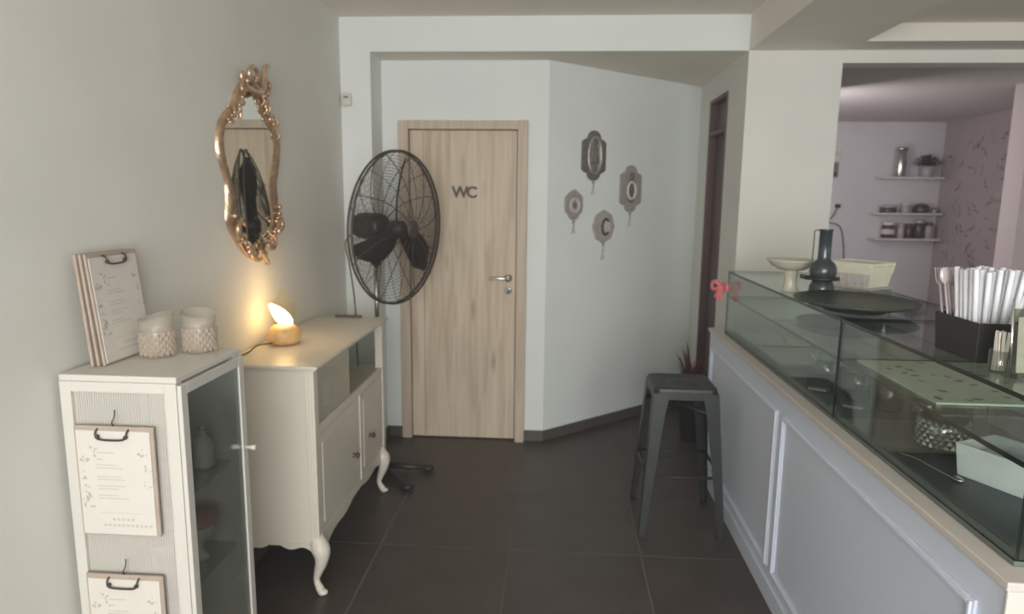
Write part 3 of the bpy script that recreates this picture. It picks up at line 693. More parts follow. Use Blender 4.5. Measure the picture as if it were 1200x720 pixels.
# ================================================================== STOOL
def corners(h): return h
st = thing('bar_stool', 'graphite grey metal bar stool with slotted square seat beside the counter', 'stool', (.622, 3.235, 0))
H = .722; a = .147; b = .203
q = MB()
def rsq(w, r_, z, n=5): return [(sx*(w-r_)+r_*math.cos(math.radians(A0+90*i/n)), sy*(w-r_)+r_*math.sin(math.radians(A0+90*i/n)), z) for (sx, sy, A0) in ((1, 1, 0), (-1, 1, 90), (-1, -1, 180), (1, -1, 270)) for i in range(n+1)]
n_ = 24
seat_in = [(.045*math.copysign(min(1, abs(math.cos(t))*1.5), math.cos(t)), .010*math.sin(t), H) for t in [2*PI*(i+.5)/n_ for i in range(n_)]]
# seat top with a hand slot: ring from slot edge to the rounded square rim, then down the apron
o1 = rsq(a, .035, H); o0 = rsq(a-.012, .03, H+.004)
def ali(P): return sorted(P, key=lambda p: math.atan2(p[1], p[0]))
seat_in = ali(seat_in); R0 = ali(o0); R1 = ali(o1); R2 = [(x*1.02, y*1.02, H-.012) for x, y, z in R1]; R3 = [(x*1.035, y*1.035, H-.05) for x, y, z in R1]
slot2 = [(x, y, H-.006) for x, y, z in seat_in]
rings = [slot2, [(x, y, H) for x, y, z in seat_in], [(x*.6, y*.6, H-.002) for x, y, z in R0], R0, R1, R2, R3, [(x*.985, y*.985, z) for x, y, z in R3], [(x*.97, y*.97, H-.012) for x, y, z in R1], [(x*.5, y*.5, H-.010) for x, y, z in R1], slot2]
vs = [p for rg in rings for p in rg]
q.add(vs, [(k*n_+i, k*n_+(i+1) % n_, (k+1)*n_+(i+1) % n_, (k+1)*n_+i) for k in range(len(rings)-1) for i in range(n_)], 0, False)
q.build('seat', GRAPH, st)
for sx in (-1, 1):
    for sy in (-1, 1):
        m = MB(); zt, zb = H-.02, .0; th = .004
        def L3(z, w):
            k = 1-(z/zt); X = (a+.004)*(1-k)+b*k; return [(sx*X, sy*X, z), (sx*(X-w), sy*X, z), (sx*(X-w), sy*(X-th), z), (sx*(X-th), sy*(X-th), z), (sx*(X-th), sy*(X-w), z), (sx*X, sy*(X-w), z)]
        secs = [L3(zt, .075), L3(.60, .062), L3(.40, .05), L3(.2, .04), L3(.02, .032), L3(0, .032)]
        vs = [p for s_ in secs for p in s_]
        fs = [(k*6+i, k*6+(i+1) % 6, (k+1)*6+(i+1) % 6, (k+1)*6+i) for k in range(5) for i in range(6)]+[(5, 4, 3, 2, 1, 0), (30, 31, 32, 33, 34, 35)]
        m.add(vs, fs); lo = m.build('leg', GRAPH, st)
        m = MB(); m.box(sx*b-(.034 if sx > 0 else -.0), sx*b+(.002 if sx > 0 else .034), sy*b-(.034 if sy > 0 else .002), sy*b+(.002 if sy > 0 else .034), 0, .014); m.build('rubber_cap', BLACK, lo)
def lx_(z): k = 1-z/(H-.02); return (a+.004)*(1-k)+b*k-.006
for (z, pr_) in ((.30, ((-1, -1, 1, -1), (-1, 1, 1, 1))), (.30, ((-1, -1, -1, 1), (1, -1, 1, 1)))):
    for (x0, y0, x1, y1) in pr_:
        e = lx_(z); MB().tube([(x0*e, y0*e, z), (x1*e, y1*e, z)], .008, 6, flat=.5).build('rung', GRAPH, st)
for s_ in (1, -1):
    e = lx_(.60); MB().tube([(-e, -e*s_, .60), (0, 0, .615+.004*s_), (e, e*s_, .60)], .011, 6, flat=.4).build('cross_brace', GRAPH, st)

# ---- red leafy plant behind the stool
pt = thing('potted_plant', 'dark red leafy plant in the corner behind the stool', 'plant', (.92, 4.42, 0))
MB().lathe([(.055, 0), (.06, .01), (.08, .26), (.085, .27), (.075, .27), (.07, .24)], 20).build('pot', GRAPH, pt)
lf = MB(); rr = random.Random(11)
for k in range(46):
    az = rr.uniform(0, 2*PI); L = rr.uniform(.15, .34); sp = rr.uniform(.05, .12); z0 = rr.uniform(.25, .32); w = rr.uniform(.006, .012)
    P = [Vector((sp*t*math.cos(az)+.01*math.cos(az), sp*t*math.sin(az)+.01*math.sin(az), z0+L*(t-.35*t*t)/.65)) for t in (0, .25, .5, .75, 1)]
    sdv = Vector((-math.sin(az), math.cos(az), 0)); vs = []
    for i, p in enumerate(P):
        ww = w*(.5, 1, 1, .7, .1)[i]; vs += [p-sdv*ww, p+sdv*ww+Vector((0, 0, .003))]
    lf.add(vs, [(2*i, 2*i+1, 2*i+3, 2*i+2) for i in range(4)])
lf.build('foliage', RED, pt, kind='stuff')

# ================================================================== COUNTER
QX0, QX1, QY0, QY1, QH = .878, 1.44, 1.25, 3.82, .885
ctr = thing('shop_counter', 'long pale counter with moulded front panels below the glass display case', 'counter', (QX0, 2.5, 0))
def qb(x0, x1, y0, y1, z0, z1): return box(x0-QX0, x1-QX0, y0-2.5, y1-2.5, z0, z1)
qb(QX0+.006, QX1, QY0, QY1, 0, QH-.02).build('body', COUNTER, ctr)
qb(QX0-.004, QX1+.01, QY0-.01, QY1+.008, QH-.02, QH).build('worktop', CTOP, ctr, bevel=.003)
qb(QX0-.006, QX0+.006, QY0, QY1, 0, .085).build('plinth', COUNTER, ctr, bevel=.003)
qb(QX0, QX1, QY0-.008, QY0, 0, QH-.02).build('end_panel', WHITE, ctr, bevel=.003)
for (ya, yb) in ((2.595, 3.74), (1.33, 2.53)):
    m = MB(); za, zb = .13, .79
    for k, (w, d) in enumerate(((.022, .008), (.010, .014))):
        X0, X1 = -d+.006, .006
        i_ = .022 if k == 0 else .006
        o_ = 0 if k == 0 else .0
        def strip(y0, y1, z0, z1): m.box(X0, X1, y0-2.5, y1-2.5, z0, z1)
        A_ = 0 if k == 0 else .006
        strip(ya+A_, ya+A_+w, za+A_, zb-A_); strip(yb-A_-w, yb-A_, za+A_, zb-A_); strip(ya+A_+w, yb-A_-w, za+A_, za+A_+w); strip(ya+A_+w, yb-A_-w, zb-A_-w, zb-A_)
    m.build('panel_moulding', COUNTER, ctr, bevel=.002)

# ---- glass display case
GX0, GX1, GY0, GYM, GY1, GZ0, GZ1, SHZ = .922, 1.42, 1.30, 2.20, 3.66, .885, 1.229, 1.088
case = thing('display_case', 'long two bay glass display case with green glass edges on the counter', 'display case', (GX0, GYM, GZ0))
def pane(name, x0, x1, y0, y1, z0, z1, ax):     # big faces glass, thin edges dark green
    m = MB(); x0 -= GX0; x1 -= GX0; y0 -= GYM; y1 -= GYM; z0 -= GZ0; z1 -= GZ0
    vs = [(x, y, z) for z in (z0, z1) for y in (y0, y1) for x in (x0, x1)]
    F_ = {'z': [(0, 2, 3, 1), (4, 5, 7, 6)], 'y': [(0, 1, 5, 4), (2, 6, 7, 3)], 'x': [(0, 4, 6, 2), (1, 3, 7, 5)]}
    for k, fs in F_.items(): m.add(vs, fs, 0 if k == ax else 1)
    return m.build(name, [GLASS, EDGE], case)
for y0, y1 in ((GY0, GYM-.004), (GYM+.004, GY1)):
    pane('top_pane', GX0, GX1, y0, y1, GZ1-.010, GZ1, 'z')
    pane('front_pane', GX0+.001, GX0+.007, y0+.002, y1-.002, GZ0+.012, GZ1-.011, 'x')
    pane('glass_shelf', GX0+.012, GX1-.03, y0+.01, y1-.01, SHZ-.006, SHZ+.006, 'z')
pane('end_pane', GX0+.008, GX1-.008, GY0+.001, GY0+.007, GZ0+.012, GZ1-.011, 'y')
pane('end_pane', GX0+.008, GX1-.008, GY1-.007, GY1-.001, GZ0+.012, GZ1-.011, 'y')
pane('divider_pane', GX0-.001, GX1-.008, GYM-.0038, GYM+.0038, GZ0+.012, GZ1-.011, 'y')
box(0, GX1-GX0, GY0-GYM, GY1-GYM, 0, .012).build('base', DKMAT, case, bevel=.002)
TZ = GZ1+.0005; IZ = GZ0+.0125

# ---- things on top of the case
pp = thing('platter', 'large flat dark green platter lying on the glass case top', 'platter', (1.035, 2.375, TZ))
MB().lathe([(.10, .0), (.105, .0), (.105, .010), (.14, .014), (.205, .030), (.212, .037), (.208, .040), (.19, .033), (.10, .025), (.02, .024)], 56, sx=.92, sy=1.06).build('dish', PLATE, pp)
ck = thing('pedestal_dish', 'cream pedestal dish on the far end of the glass case top', 'dish', (.975, 2.85, TZ))
MB().lathe([(.018, .085), (.05, .092), (.080, .108), (.098, .130), (.101, .135), (.096, .134), (.075, .112), (.045, .099), (.01, .097)], 40).build('bowl', DISH, ck)
MB().lathe([(.034, 0), (.036, .004), (.030, .010), (.027, .02), (.025, .05), (.026, .08), (.030, .088)], 28).build('stem', DISH, ck)
bt = thing('tall_bottle', 'slate blue bottle with long neck and two round bulbs on the glass case', 'bottle', (1.030, 2.66, TZ))
MB().lathe([(.034, 0), (.040, .006), (.047, .03), (.046, .05), (.036, .068), (.034, .072)], 32).build('lower_bulb', BOTTLE, bt)
MB().lathe([(.034, .072), (.044, .082), (.050, .10), (.048, .122), (.038, .140), (.026, .150), (.0235, .16), (.0235, .262), (.026, .264), (.026, .268), (.02, .268)], 32).build('upper_bulb', BOTTLE, bt)
MB().lathe([(.03, .070), (.062, .074), (.062, .084), (.03, .088)], 32).build('collar', BLACK, bt)
MB().tube(smooth_path([(-.020, 0, .262), (-.042, 0, .262), (-.043, 0, .24), (-.044, 0, .15), (-.046, 0, .12)], 5), .0022, 6).build('wire_handle', BLACK, bt)
MB().tube([(-.055, .0, .079), (-.085, -.01, .086)], .008, 8).build('spigot', BLACK, bt)
# basket on a low clear box
gb = thing('clear_box', 'low clear plastic box beneath the pale cloth basket', 'box', (1.24, 2.83, TZ), .62)
m = MB()
for (x0, x1, y0, y1) in ((-.08, .08, -.10, -.097), (-.08, .08, .097, .10), (-.08, -.077, -.097, .097), (.077, .08, -.097, .097)): m.box(x0, x1, y0, y1, .002, .028)
m.build('wall', CLEAR, gb); box(-.08, .08, -.10, .10, 0, .002).build('floor_sheet', CLEAR, gb); box(-.082, .082, -.102, .102, .028, .031).build('lid', LINEN, gb)
bk = thing('cloth_basket', 'pale square cloth basket with a folded cream cuff on the glass case', 'basket', (1.24, 2.83, TZ+.032), .62)
m = MB()
def frus(w0, w1, l0, l1, z0, z1): return [(-w0, -l0, z0), (w0, -l0, z0), (w0, l0, z0), (-w0, l0, z0), (-w1, -l1, z1), (w1, -l1, z1), (w1, l1, z1), (-w1, l1, z1)]
vs = frus(.070, .080, .085, .098, 0, .095)+frus(.066, .076, .081, .094, .004, .095)
m.add(vs, [(0, 3, 2, 1), (0, 1, 5, 4), (1, 2, 6, 5), (2, 3, 7, 6), (3, 0, 4, 7), (8, 9, 10, 11), (8, 12, 13, 9), (9, 13, 14, 10), (10, 14, 15, 11), (11, 15, 12, 8), (4, 5, 13, 12), (5, 6, 14, 13), (6, 7, 15, 14), (7, 4, 12, 15)])
m.build('basket_body', LINEN, bk)
m = MB(); vs = frus(.0795, .084, .095, .102, .055, .100)
m.add(vs, [(0, 1, 5, 4), (1, 2, 6, 5), (2, 3, 7, 6), (3, 0, 4, 7)]); co = m.build('cuff', LINEN2, bk)
sd = co.modifiers.new('thick', 'SOLIDIFY'); sd.thickness = .003
m = MB()
for k in range(6): m.ball((-.06+k*.024, -.1015, .088), .0028, 6, 4).ball((.0835, -.085+k*.034, .088), .0028, 6, 4)
m.build('stitches', INKD, bk)
m = MB(); m.add([(-.068, -.0865, .004), (.068, -.0865, .004), (.076, -.0955, .062), (-.076, -.0955, .062), (-.068, -.0845, .004), (.068, -.0845, .004), (.076, -.0935, .062), (-.076, -.0935, .062)],
      [(0, 1, 2, 3), (7, 6, 5, 4), (0, 4, 5, 1), (1, 5, 6, 2), (2, 6, 7, 3), (3, 7, 4, 0)]); m.build('cream_side', LINEN2, bk)
for k in range(5):
    m = MB(); yk = -.066+k*.033; m.tube([(-.0715, yk, .006), (-.0765, yk, .055)], .0025, 5); m.build('fold', LINEN, bk)

# black caddy with straws
CDX, CDY = 1.035, 1.69
cd = thing('straw_caddy', 'black rectangular caddy full of wrapped straws on the glass case', 'caddy', (CDX, CDY, TZ))
m = MB(); vs = frus(.048, .054, .086, .092, 0, .096)+frus(.045, .051, .083, .089, .004, .096)
m.add(vs, [(0, 3, 2, 1), (0, 1, 5, 4), (1, 2, 6, 5), (2, 3, 7, 6), (3, 0, 4, 7), (8, 9, 10, 11), (8, 12, 13, 9), (9, 13, 14, 10), (10, 14, 15, 11), (11, 15, 12, 8), (4, 5, 13, 12), (5, 6, 14, 13), (6, 7, 15, 14), (7, 4, 12, 15)])
m.build('bin', BLACK, cd, bevel=.002); box(-.046, .046, .026, .030, .005, .090).build('partition', BLACK, cd); box(-.046, .046, -.068, -.064, .005, .090).build('partition', BLACK, cd)
rr = random.Random(2)
sm = MB().tube([(0, 0, 0), (0, 0, .205)], .0060, 8); s0 = None
for iy in range(5):
    for ix in range(5):
        y = -.054+iy*.0160; x = -.034+ix*.017
        if s0 is None: s0 = sm.build('wrapped_straw', STRAW); o = s0
        else: o = s0.copy(); COL.objects.link(o)
        tag(o, 'white paper wrapped straw standing upright in the black caddy', 'straw', 'white straws in the black caddy')
        o.location = (CDX+x, CDY+y, TZ+.007+rr.uniform(0, .010)); o.rotation_euler = (-.10*(y+.024)/.05*.5+rr.uniform(-.012, .012), .10*x/.034+rr.uniform(-.012, .012), 0)
o = s0.copy(); COL.objects.link(o); tag(o, 'white wrapped straw leaning far out of the right end of the black caddy', 'straw'); o.location = (CDX+.012, CDY-.050, TZ+.012); o.rotation_euler = (.06, .34, 0)
o = s0.copy(); COL.objects.link(o); o.scale = (1, 1, .72); tag(o, 'shorter white straw at the front left of the bunch', 'straw'); o.location = (CDX-.0425, CDY+.012, TZ+.012); o.rotation_euler = (.0, -.02, 0)
spn = MB(); spn.tube([(0, 0, 0), (0, .0, .17)], .0028, 6); spn.ball((0, 0, .188), .017, 10, 6, sc=(.75, .25, 1.25)); sp0 = None
SPM = mat('clear_plastic', (196, 184, 186), .15, spec=.7)
for k in range(6):
    if sp0 is None: sp0 = spn.build('plastic_spoon', SPM); o = sp0
    else: o = sp0.copy(); COL.objects.link(o)
    tag(o, 'clear plastic spoon standing bowl up at the far end of the black caddy', 'spoon', 'plastic spoons in the black caddy')
    o.location = (CDX-.034+.0145*k, CDY+.040+.014*(k % 2), TZ+.006); o.rotation_euler = (-.10-.05*(k % 2), .055*(k-2.5), k*.4)
fkb = MB(); fkb.tube([(0, 0, 0), (0, 0, .16)], .0032, 6)
for x in (-.009, -.003, .003, .009): fkb.tube([(x*.4, 0, .16), (x, 0, .172), (x, 0, .205)], .0016, 5)
fk0 = None
for k in range(3):
    if fk0 is None: fk0 = fkb.build('plastic_fork', SPM); o = fk0
    else: o = fk0.copy(); COL.objects.link(o)
    tag(o, 'clear plastic fork standing in the black caddy behind the straws', 'fork', 'plastic forks at the caddy end')
    o.location = (CDX-.030+k*.028, CDY+.074, TZ+.006); o.rotation_euler = (-.10-.03*k, .07*(k-1.8), k*.5)
# small holder of sticks
sh = thing('stick_holder', 'small clear glass of wrapped sticks in front of the caddy', 'holder', (.988, 1.525, TZ))
MB().lathe([(.018, 0), (.020, .002), (.021, .05), (.0195, .05), (.0185, .004), (.008, .003)], 20).build('glass_wall', CLEAR, sh)
tk = None
for k in range(9):
    if tk is None: tk = box(-.0035, .0035, -.0012, .0012, 0, .088).build('wrapped_stick', PAPER); o = tk
    else: o = tk.copy(); COL.objects.link(o)
    tag(o, 'pale wrapped stick standing in the small clear glass', 'stick', 'wrapped sticks in the small glass')
    aa = 2*PI*k/9; R = .010 if k else 0; o.location = (.988+R*math.cos(aa), 1.525+R*math.sin(aa), TZ+.004); o.rotation_euler = (-.06*math.sin(aa), .06*math.cos(aa), aa)
# sign holder
sg = thing('menu_stand', 'clear acrylic stand holding a white card at the right edge', 'sign', (1.066, 1.475, TZ), .05)
m = MB(); m.T = Matrix.Rotation(-.10, 4, 'X'); m.box(-.085, .085, -.003, -.001, 0, .150).box(-.085, .085, .003, .005, 0, .150).box(-.085, -.082, -.001, .003, 0, .15); m.T = None; m.box(-.085, .085, -.03, .03, 0, .003); m.build('acrylic', CLEAR, sg)
m = MB(); m.T = Matrix.Rotation(-.10, 4, 'X'); m.box(-.074, .08, -.0005, .001, .012, .132); m.build('card', PAPER, sg)
m = MB(); m.T = Matrix.Rotation(-.10, 4, 'X'); rr = random.Random(9)
for k in range(12):
    x = -.066+rr.uniform(0, .022); z = .045+rr.uniform(-.015, .018); m.add([(x, -.0012, z), (x+.006, -.0012, z+.003), (x+.009, -.0012, z+.009), (x+.003, -.0012, z+.006)], [(0, 1, 2, 3)])
m.build('leaf_print', INKD, sg, kind='stuff')
m = MB(); m.T = Matrix.Rotation(-.10, 4, 'X'); m.tube([(-.0865, 0, 0), (-.0865, 0, .172)], .0025, 8); m.build('edge_rod', CHROME, sg)

# low work counter on the serving side, seen through the glass
wc = thing('work_counter', 'low pale grey work counter behind the glass display case', 'counter', (1.80, 2.6, 0))
box(-.29, .29, -1.2, 1.2, 0, .82).build('body', mat('grey_laminate', (172, 168, 164), .5, var=.03), wc); box(-.30, .30, -1.21, 1.21, .82, .86).build('worktop', mat('stone_grey_top', (150, 152, 146), .4, var=.05), wc, bevel=.003)
t = thing('steel_cup', 'small steel cup on the work counter behind the case', 'cup', (1.66, 2.86, .861)); MB().lathe([(.03, 0), (.032, .003), (.04, .11), (.038, .11), (.03, .006), (.01, .005)], 20).build('cup_wall', STEEL, t)
t = thing('storage_box', 'dark box with a white lid on the work counter behind the case', 'box', (1.74, 2.55, .861)); box(-.09, .09, -.07, .07, 0, .10).build('carton', DKBR, t, bevel=.003); box(-.095, .095, -.075, .075, .10, .115).build('lid', WHITE, t, bevel=.003)
# ribbon at the far corner
rb = thing('ribbon_bow', 'pink ribbon bow tied at the far corner of the glass case', 'ribbon', (.893, 3.665, 1.135), -1.0)
m = MB()
for sx in (-1, 1): m.tube(smooth_path([(0, 0, 0), (sx*.03, -.01, .03), (sx*.055, -.015, .02), (sx*.05, -.012, -.012), (0, 0, 0)], 5), .013, 8, flat=.6)
m.build('loops', PINK, rb)
m = MB()
for (x, z, y) in ((-.035, -.055, -.01), (.02, -.065, -.015), (-.005, -.07, -.02)): m.tube(smooth_path([(0, -.004, 0), (x*.5, y, z*.5), (x, y, z)], 4), [.006]*4+[.009]*5, 8, flat=.4)
m.build('tails', PINK, rb)
MB().ball((0, -.006, 0), .012, 10, 6).build('knot', PINK, rb)

# ---- things inside the case
PAN = mat('pale_steel', (196, 197, 190), .35, .55)
def tray(loc, w, l, label, m_=PAN):
    t = thing('metal_tray', label, 'tray', loc)
    vs = frus(w*.9, w, l*.9, l, 0, .018)+frus(w*.86, w*.96, l*.88, l*.97, .003, .018)
    MB().add(vs, [(0, 3, 2, 1), (0, 1, 5, 4), (1, 2, 6, 5), (2, 3, 7, 6), (3, 0, 4, 7), (8, 9, 10, 11), (8, 12, 13, 9), (9, 13, 14, 10), (10, 14, 15, 11), (11, 15, 12, 8), (4, 5, 13, 12), (5, 6, 14, 13), (6, 7, 15, 14), (7, 4, 12, 15)]).build('pan', m_, t)
    MB().tube([(w*.3, -l*.5, .012), (w*.5, l*.4, .02)], .004, 6).build('tongs', CHROME, t); return t
tray((1.10, 3.41, IZ), .14, .18, 'shallow steel tray at the far end inside the glass case')
tray((1.10, 3.02, IZ), .14, .17, 'shallow steel tray nearer the dark holders inside the glass case')
def holder(loc, label, rz):
    t = thing('card_holder', label, 'holder', loc, rz)
    MB().prism([(-.03, 0), (.03, 0), (.03, .012), (.012, .062), (.002, .062), (-.03, .02)], 'x', -.045, .045).build('block', BLACK, t, bevel=.003)
    m = MB(); rr = random.Random(4)
    for k in range(7): m.box(-.034+k*.009, -.034+k*.009+.006, -.0345, -.0335, .006, .014)
    m.T = None; m.build('price_text', LINEN, t, loc=(0, 0, .0)); return t
holder((1.00, 2.52, IZ), 'black card holder behind the glass case joint, farther of the two', -.5)
holder((1.04, 2.31, IZ), 'black card holder with pale lettering beside the glass case joint', -.5)
jlab = ['round topped jar standing farthest in the row of four', 'round topped jar second farthest in the row of four', 'round topped jar second nearest in the row of four', 'round topped jar nearest in the row of four']
j0 = None
JG = pane_mat('jar_glass', (190, 206, 196), .16, .08); JC = mat('jar_cap', (138, 146, 136), .35, var=.1)
for k, (x, y) in enumerate(((1.06, 2.62), (1.10, 2.44), (1.15, 2.30), (1.18, 2.13))):
    if j0 is None:
        j0 = thing('storage_jar', jlab[0], 'jar', (x, y, IZ), 0, 'round topped jars in the glass case')
        MB().lathe([(.038, 0), (.042, .005), (.042, .085), (.034, .095)], 24).build('jar_body', JG, j0)
        MB().lathe([(.038, .006), (.038, .05), (.036, .052)], 20).build('contents', DISH, j0)
        MB().lathe([(.036, .095), (.040, .10), (.038, .118), (.026, .132), (.008, .138)], 24).build('domed_lid', JC, j0)
    else: copy_thing(j0, (x, y, IZ), jlab[k])
db = thing('brown_box', 'small dark brown box between the jars and the crystal bowl', 'box', (1.16, 2.03, IZ))
box(-.05, .05, -.05, .05, 0, .05).build('carton', DKBR, db, bevel=.002); box(-.051, .051, -.051, .051, .05, .062).build('lid', DKBR, db, bevel=.002)
cr_ = thing('crystal_bowl', 'cut crystal bowl on the dark base of the near case bay', 'bowl', (1.115, 1.92, IZ))
m = MB(); m.lathe([(.045, 0), (.055, .004), (.062, .03), (.064, .06), (.063, .095), (.060, .095), (.058, .02), (.02, .012)], 40)
for row in range(6):
    for i in range(20):
        a_ = 2*PI*(i+.5*(row % 2))/20; z = .018+row*.013; R0 = .0625; d_ = .15
        c_, s_ = math.cos(a_), math.sin(a_)
        m.add([(R0*math.cos(a_-d_), R0*math.sin(a_-d_), z), (R0*c_, R0*s_, z-.012), (R0*math.cos(a_+d_), R0*math.sin(a_+d_), z), (R0*c_, R0*s_, z+.012), ((R0+.006)*c_, (R0+.006)*s_, z)], [(0, 1, 4), (1, 2, 4), (2, 3, 4), (3, 0, 4)])
CRG = pane_mat('crystal_glass', (190, 200, 196), .34, .15)
m.build('bowl_body', CRG, cr_)
MB().ball((0, 0, .03), .04, 16, 8, sc=(1, 1, .5)).build('contents', LINEN, cr_)
pb = thing('paper_box', 'pale blue white paper box at the near end inside the case', 'box', (1.175, 1.665, IZ), -1.10)
m = MB(); vs = frus(.115, .125, .075, .08, 0, .085)+frus(.112, .122, .072, .077, .003, .085)
m.add(vs, [(0, 3, 2, 1), (0, 1, 5, 4), (1, 2, 6, 5), (2, 3, 7, 6), (3, 0, 4, 7), (8, 9, 10, 11), (8, 12, 13, 9), (9, 13, 14, 10), (10, 14, 15, 11), (11, 15, 12, 8), (4, 5, 13, 12), (5, 6, 14, 13), (6, 7, 15, 14), (7, 4, 12, 15)])
m.build('carton', BOXB, pb, bevel=.001); box(-.10, .10, -.06, .06, .003, .06).build('napkins', STRAW, pb, bevel=.003)
dt = thing('slate_tray', 'dark slate serving tray at the near end of the case base', 'tray', (1.05, 1.56, IZ))
box(-.10, .16, -.20, .36, 0, .004).build('slate', mat('slate', (66, 74, 78), .4, var=.1), dt, bevel=.002)
pb.location.z = cr_.location.z = IZ+.0042
so = thing('serving_spoon', 'thin steel serving spoon lying on the slate tray', 'spoon', (1.0, 1.75, IZ+.0045), .35)
MB().tube(smooth_path([(0, .10, .010), (0, .05, .014), (0, .0, .010), (.004, -.05, .004)], 5), .0028, 6).build('stem', STEEL, so)
MB().ball((.005, -.068, .006), .016, 12, 6, sc=(.8, 1.3, .35)).build('spoon_bowl', STEEL, so)
# leaf printed sheet on the shelf
ls = thing('printed_board', 'pale green board with scattered leaf print on the case shelf', 'board', (1.17, 1.93, SHZ+.0065))
box(-.20, .20, -.22, .24, 0, .006).build('sheet', MARB, ls, bevel=.001)
m = MB(); rr = random.Random(21)
for k in range(26):
    x, y, a_, l = rr.uniform(-.18, .18), rr.uniform(-.2, .22), rr.uniform(0, 6.28), rr.uniform(.022, .042)
    c_, s_ = math.cos(a_), math.sin(a_); w = l*.3
    m.add([(x, y, .0064), (x+c_*l*.5-s_*w, y+s_*l*.5+c_*w, .0064), (x+c_*l, y+s_*l, .0064), (x+c_*l*.5+s_*w, y+s_*l*.5-c_*w, .0064)], [(0, 1, 2, 3)])
m.build('leaf_print', mat('leaf_print_green', (112, 124, 108), .7), ls, kind='stuff')
dp = thing('plate_reflection', 'wide dark plate shape imitating the platter reflection in the far case bay', 'plate', (1.17, 2.82, SHZ+.0065))  # added solid shape in place of the platter's reflection in the glass
MB().lathe([(.08, 0), (.09, 0), (.15, .010), (.158, .014), (.15, .013), (.08, .005), (.01, .004)], 40, sy=1.3).build('dish', PLATE, dp)

# ================================================================== KITCHEN
sh_l = ['highest white floating shelf on the far kitchen wall', 'middle white floating shelf on the far kitchen wall', 'lowest white floating shelf on the far kitchen wall']
for (x0, x1, z), lb in zip(((3.34, 3.965, 1.868), (3.317, 3.985, 1.497), (3.325, 3.99, 1.231)), sh_l):
    t = thing('floating_shelf', lb, 'shelf', ((x0+x1)/2, 7.5, z), 0, 'floating shelves')
    w = (x1-x0)/2; box(-w, w, -.2, 0, -.018, 0).build('board', WHITE, t, bevel=.002)
    for s_ in (-1, 1): box(s_*w*.7-.008, s_*w*.7+.008, -.14, 0, -.03, -.018).build('bracket', WHITE, t)
Z1, Z2, Z3 = 1.868, 1.497, 1.231
t = thing('metal_canister', 'tall shiny metal canister on the highest shelf', 'canister', (3.56, 7.40, Z1))
MB().lathe([(.05, 0), (.052, .004), (.052, .27), (.048, .275)], 24).build('can', STEEL, t); MB().lathe([(.058, .275), (.058, .295), (.05, .305), (.01, .307)], 24).build('lid', STEEL, t)
t = thing('potted_plant', 'dark bushy plant in a small ribbed pot on the highest shelf', 'plant', (3.83, 7.40, Z1))
MB().lathe([(.055, 0), (.058, .004), (.070, .11), (.066, .112), (.06, .10)], 48, wob=lambda a, z: 1+.03*math.cos(14*a)).build('pot', JARL, t)
m = MB(); rr = random.Random(31)
for k in range(420):
    az = rr.uniform(0, 2*PI); R = rr.uniform(0, .14)*1.0; z = .11+rr.uniform(0, .11)*(1-(R/.2)**2); p = Vector((R*math.cos(az), R*math.sin(az)*.6, z)); l = rr.uniform(.02, .04); w = .010
    d = Vector((math.cos(az), math.sin(az), rr.uniform(-.2, 1.0))).normalized(); s_ = d.cross(Vector((0, 0, 1))).normalized()
    m.add([p, p+d*l*.5+s_*w, p+d*l, p+d*l*.5-s_*w], [(0, 1, 2, 3)])
for k in range(10): az = rr.uniform(0, 6.28); m.tube([(0, 0, .08), (.09*math.cos(az), .05*math.sin(az), .15)], .003, 5)
m.build('foliage', LEAF, t, kind='stuff')
def jar(name, label, x, z, rr_, h, m0, m1, cat='jar', lab=None):
    t = thing(name, label, cat, (x, 7.40, z))
    MB().lathe([(rr_*.9, 0), (rr_, .006), (rr_, h*.72), (rr_*.82, h*.80)], 20).build('jar_body', m0, t)
    MB().lathe([(rr_*.86, h*.80), (rr_*.88, h*.82), (rr_*.88, h*.98), (rr_*.8, h)], 20).build('lid', m1, t)
    if lab: MB().lathe([(rr_+.0015, h*.25), (rr_+.0015, h*.55)], 20, closed=False).build('paper_label', lab, t)
    return t
t = thing('low_tin', 'low wide tin at the left end of the middle shelf', 'tin', (3.47, 7.38, Z2)); MB().lathe([(.078, 0), (.08, .003), (.08, .05), (.076, .053)], 28).build('tin_body', JARB, t); MB().lathe([(.082, .053), (.082, .075), (.03, .082)], 28).build('lid', JARL, t)
jar('glass_jar', 'small pale jar with bulging lid in the middle of the middle shelf', 3.655, Z2, .045, .105, JARL, WHITE)
t = thing('storage_tin', 'dark rounded tin on the right half of the middle shelf', 'tin', (3.81, 7.39, Z2)); MB().lathe([(.07, 0), (.075, .01), (.075, .07), (.05, .092), (.012, .098)], 28).build('tin_body', JARB, t); MB().ball((0, 0, .105), .012, 10, 6).build('knob', CHROME, t)
jar('glass_jar', 'tiny jar at the right end of the middle shelf', 3.945, Z2, .03, .055, JARL, JARB)
jar('preserve_jar', 'dark jar with white lid and pale label at the left end of the lowest shelf', 3.50, Z3, .066, .17, JARB, WHITE, lab=LINEN)
jar('glass_jar', 'pale narrow jar second from the left on the lowest shelf', 3.628, Z3, .036, .155, JARL, JARL)
jar('glass_jar', 'dark narrow jar in the middle of the lowest shelf', 3.712, Z3, .040, .155, JARB, JARB)
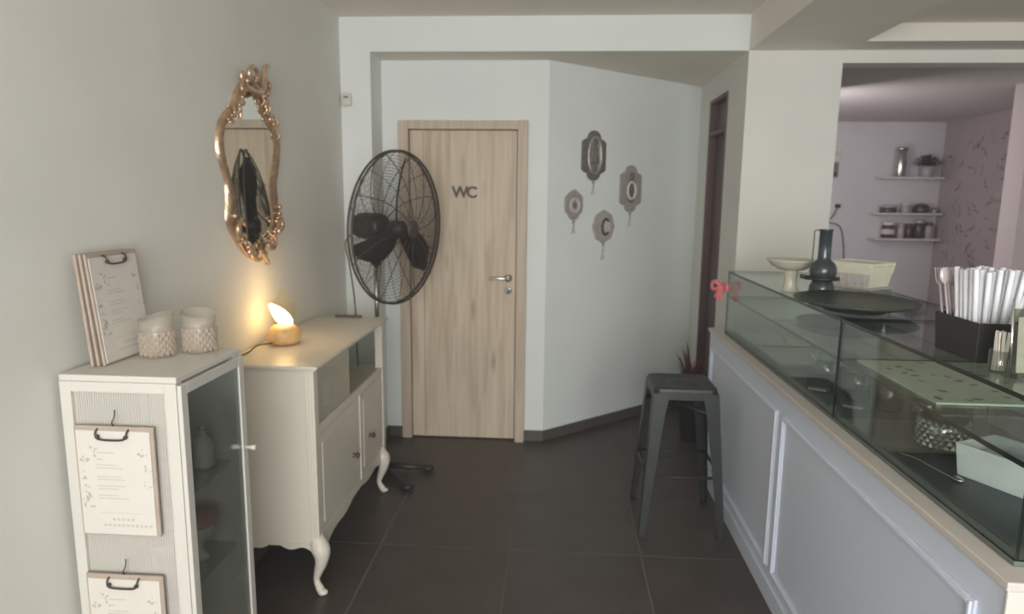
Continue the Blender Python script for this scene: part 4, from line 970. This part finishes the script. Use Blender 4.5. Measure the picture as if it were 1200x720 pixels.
jar('clip_jar', 'tallest jar on the lowest shelf, brownish with pale lid', 3.815, Z3, .050, .20, JARB, JARL)
jar('glass_jar', 'dull jar at the right end of the lowest shelf', 3.912, Z3, .040, .17, JARL, JARB)
# switch, holder, socket and wire on the back wall
t = thing('wall_switch', 'white rectangular wall box high on the kitchen wall by the pillar', 'switch', (2.935, 7.5, 2.03)); box(-.045, .045, -.025, 0, 0, .15).build('cover', WHITE, t, bevel=.004); box(-.02, .02, -.03, -.024, .05, .10).build('rocker', LINEN, t)
t = thing('wall_dispenser', 'grey box below the white one on the kitchen wall', 'dispenser', (2.915, 7.5, 1.86)); box(-.045, .04, -.04, 0, 0, .155).build('case', GREYP, t, bevel=.006); box(-.03, .03, -.045, -.039, .02, .05).build('slot', BLACK, t)
t = thing('wall_socket', 'white wall socket with a dark plug on the kitchen wall', 'socket', (2.985, 7.5, 1.49)); box(-.055, .055, -.012, 0, 0, .11).build('plate', WHITE, t, bevel=.003)
MB().box(-.02, .025, -.045, -.012, .05, .09).build('plug', BLACK, t)
MB().tube(smooth_path([(0, -.04, .06), (-.05, -.05, -.04), (-.10, -.05, -.10), (.03, -.04, -.14), (.09, -.03, -.30), (.12, -.03, -.62), (.12, -.03, -.9)], 6), .006, 6).build('cord', CABLE, t)
# leaf print of the mauve wallpaper
m = MB(); rr = random.Random(77)
for k in range(95):
    y, z, a_ = rr.uniform(5.3, 7.4), rr.uniform(.9, 2.2), rr.choice((.6, 2.4))+rr.uniform(-.5, .5)
    for j in range(3):
        l = rr.uniform(.04, .09); yy = y+j*.04*math.cos(a_); zz = z+j*.04*math.sin(a_); b_ = a_+rr.uniform(-.7, .7); w = l*.14; c_, s_ = math.cos(b_), math.sin(b_)
        m.add([(4.0285, yy, zz), (4.0285, yy+c_*l*.5-s_*w, zz+s_*l*.5+c_*w), (4.0285, yy+c_*l, zz+s_*l), (4.0285, yy+c_*l*.5+s_*w, zz+s_*l*.5-c_*w)], [(0, 1, 2, 3)])
m.build('leaf_print', mat('wallpaper_leaf', (140, 126, 128), .85), kr, kind='stuff')
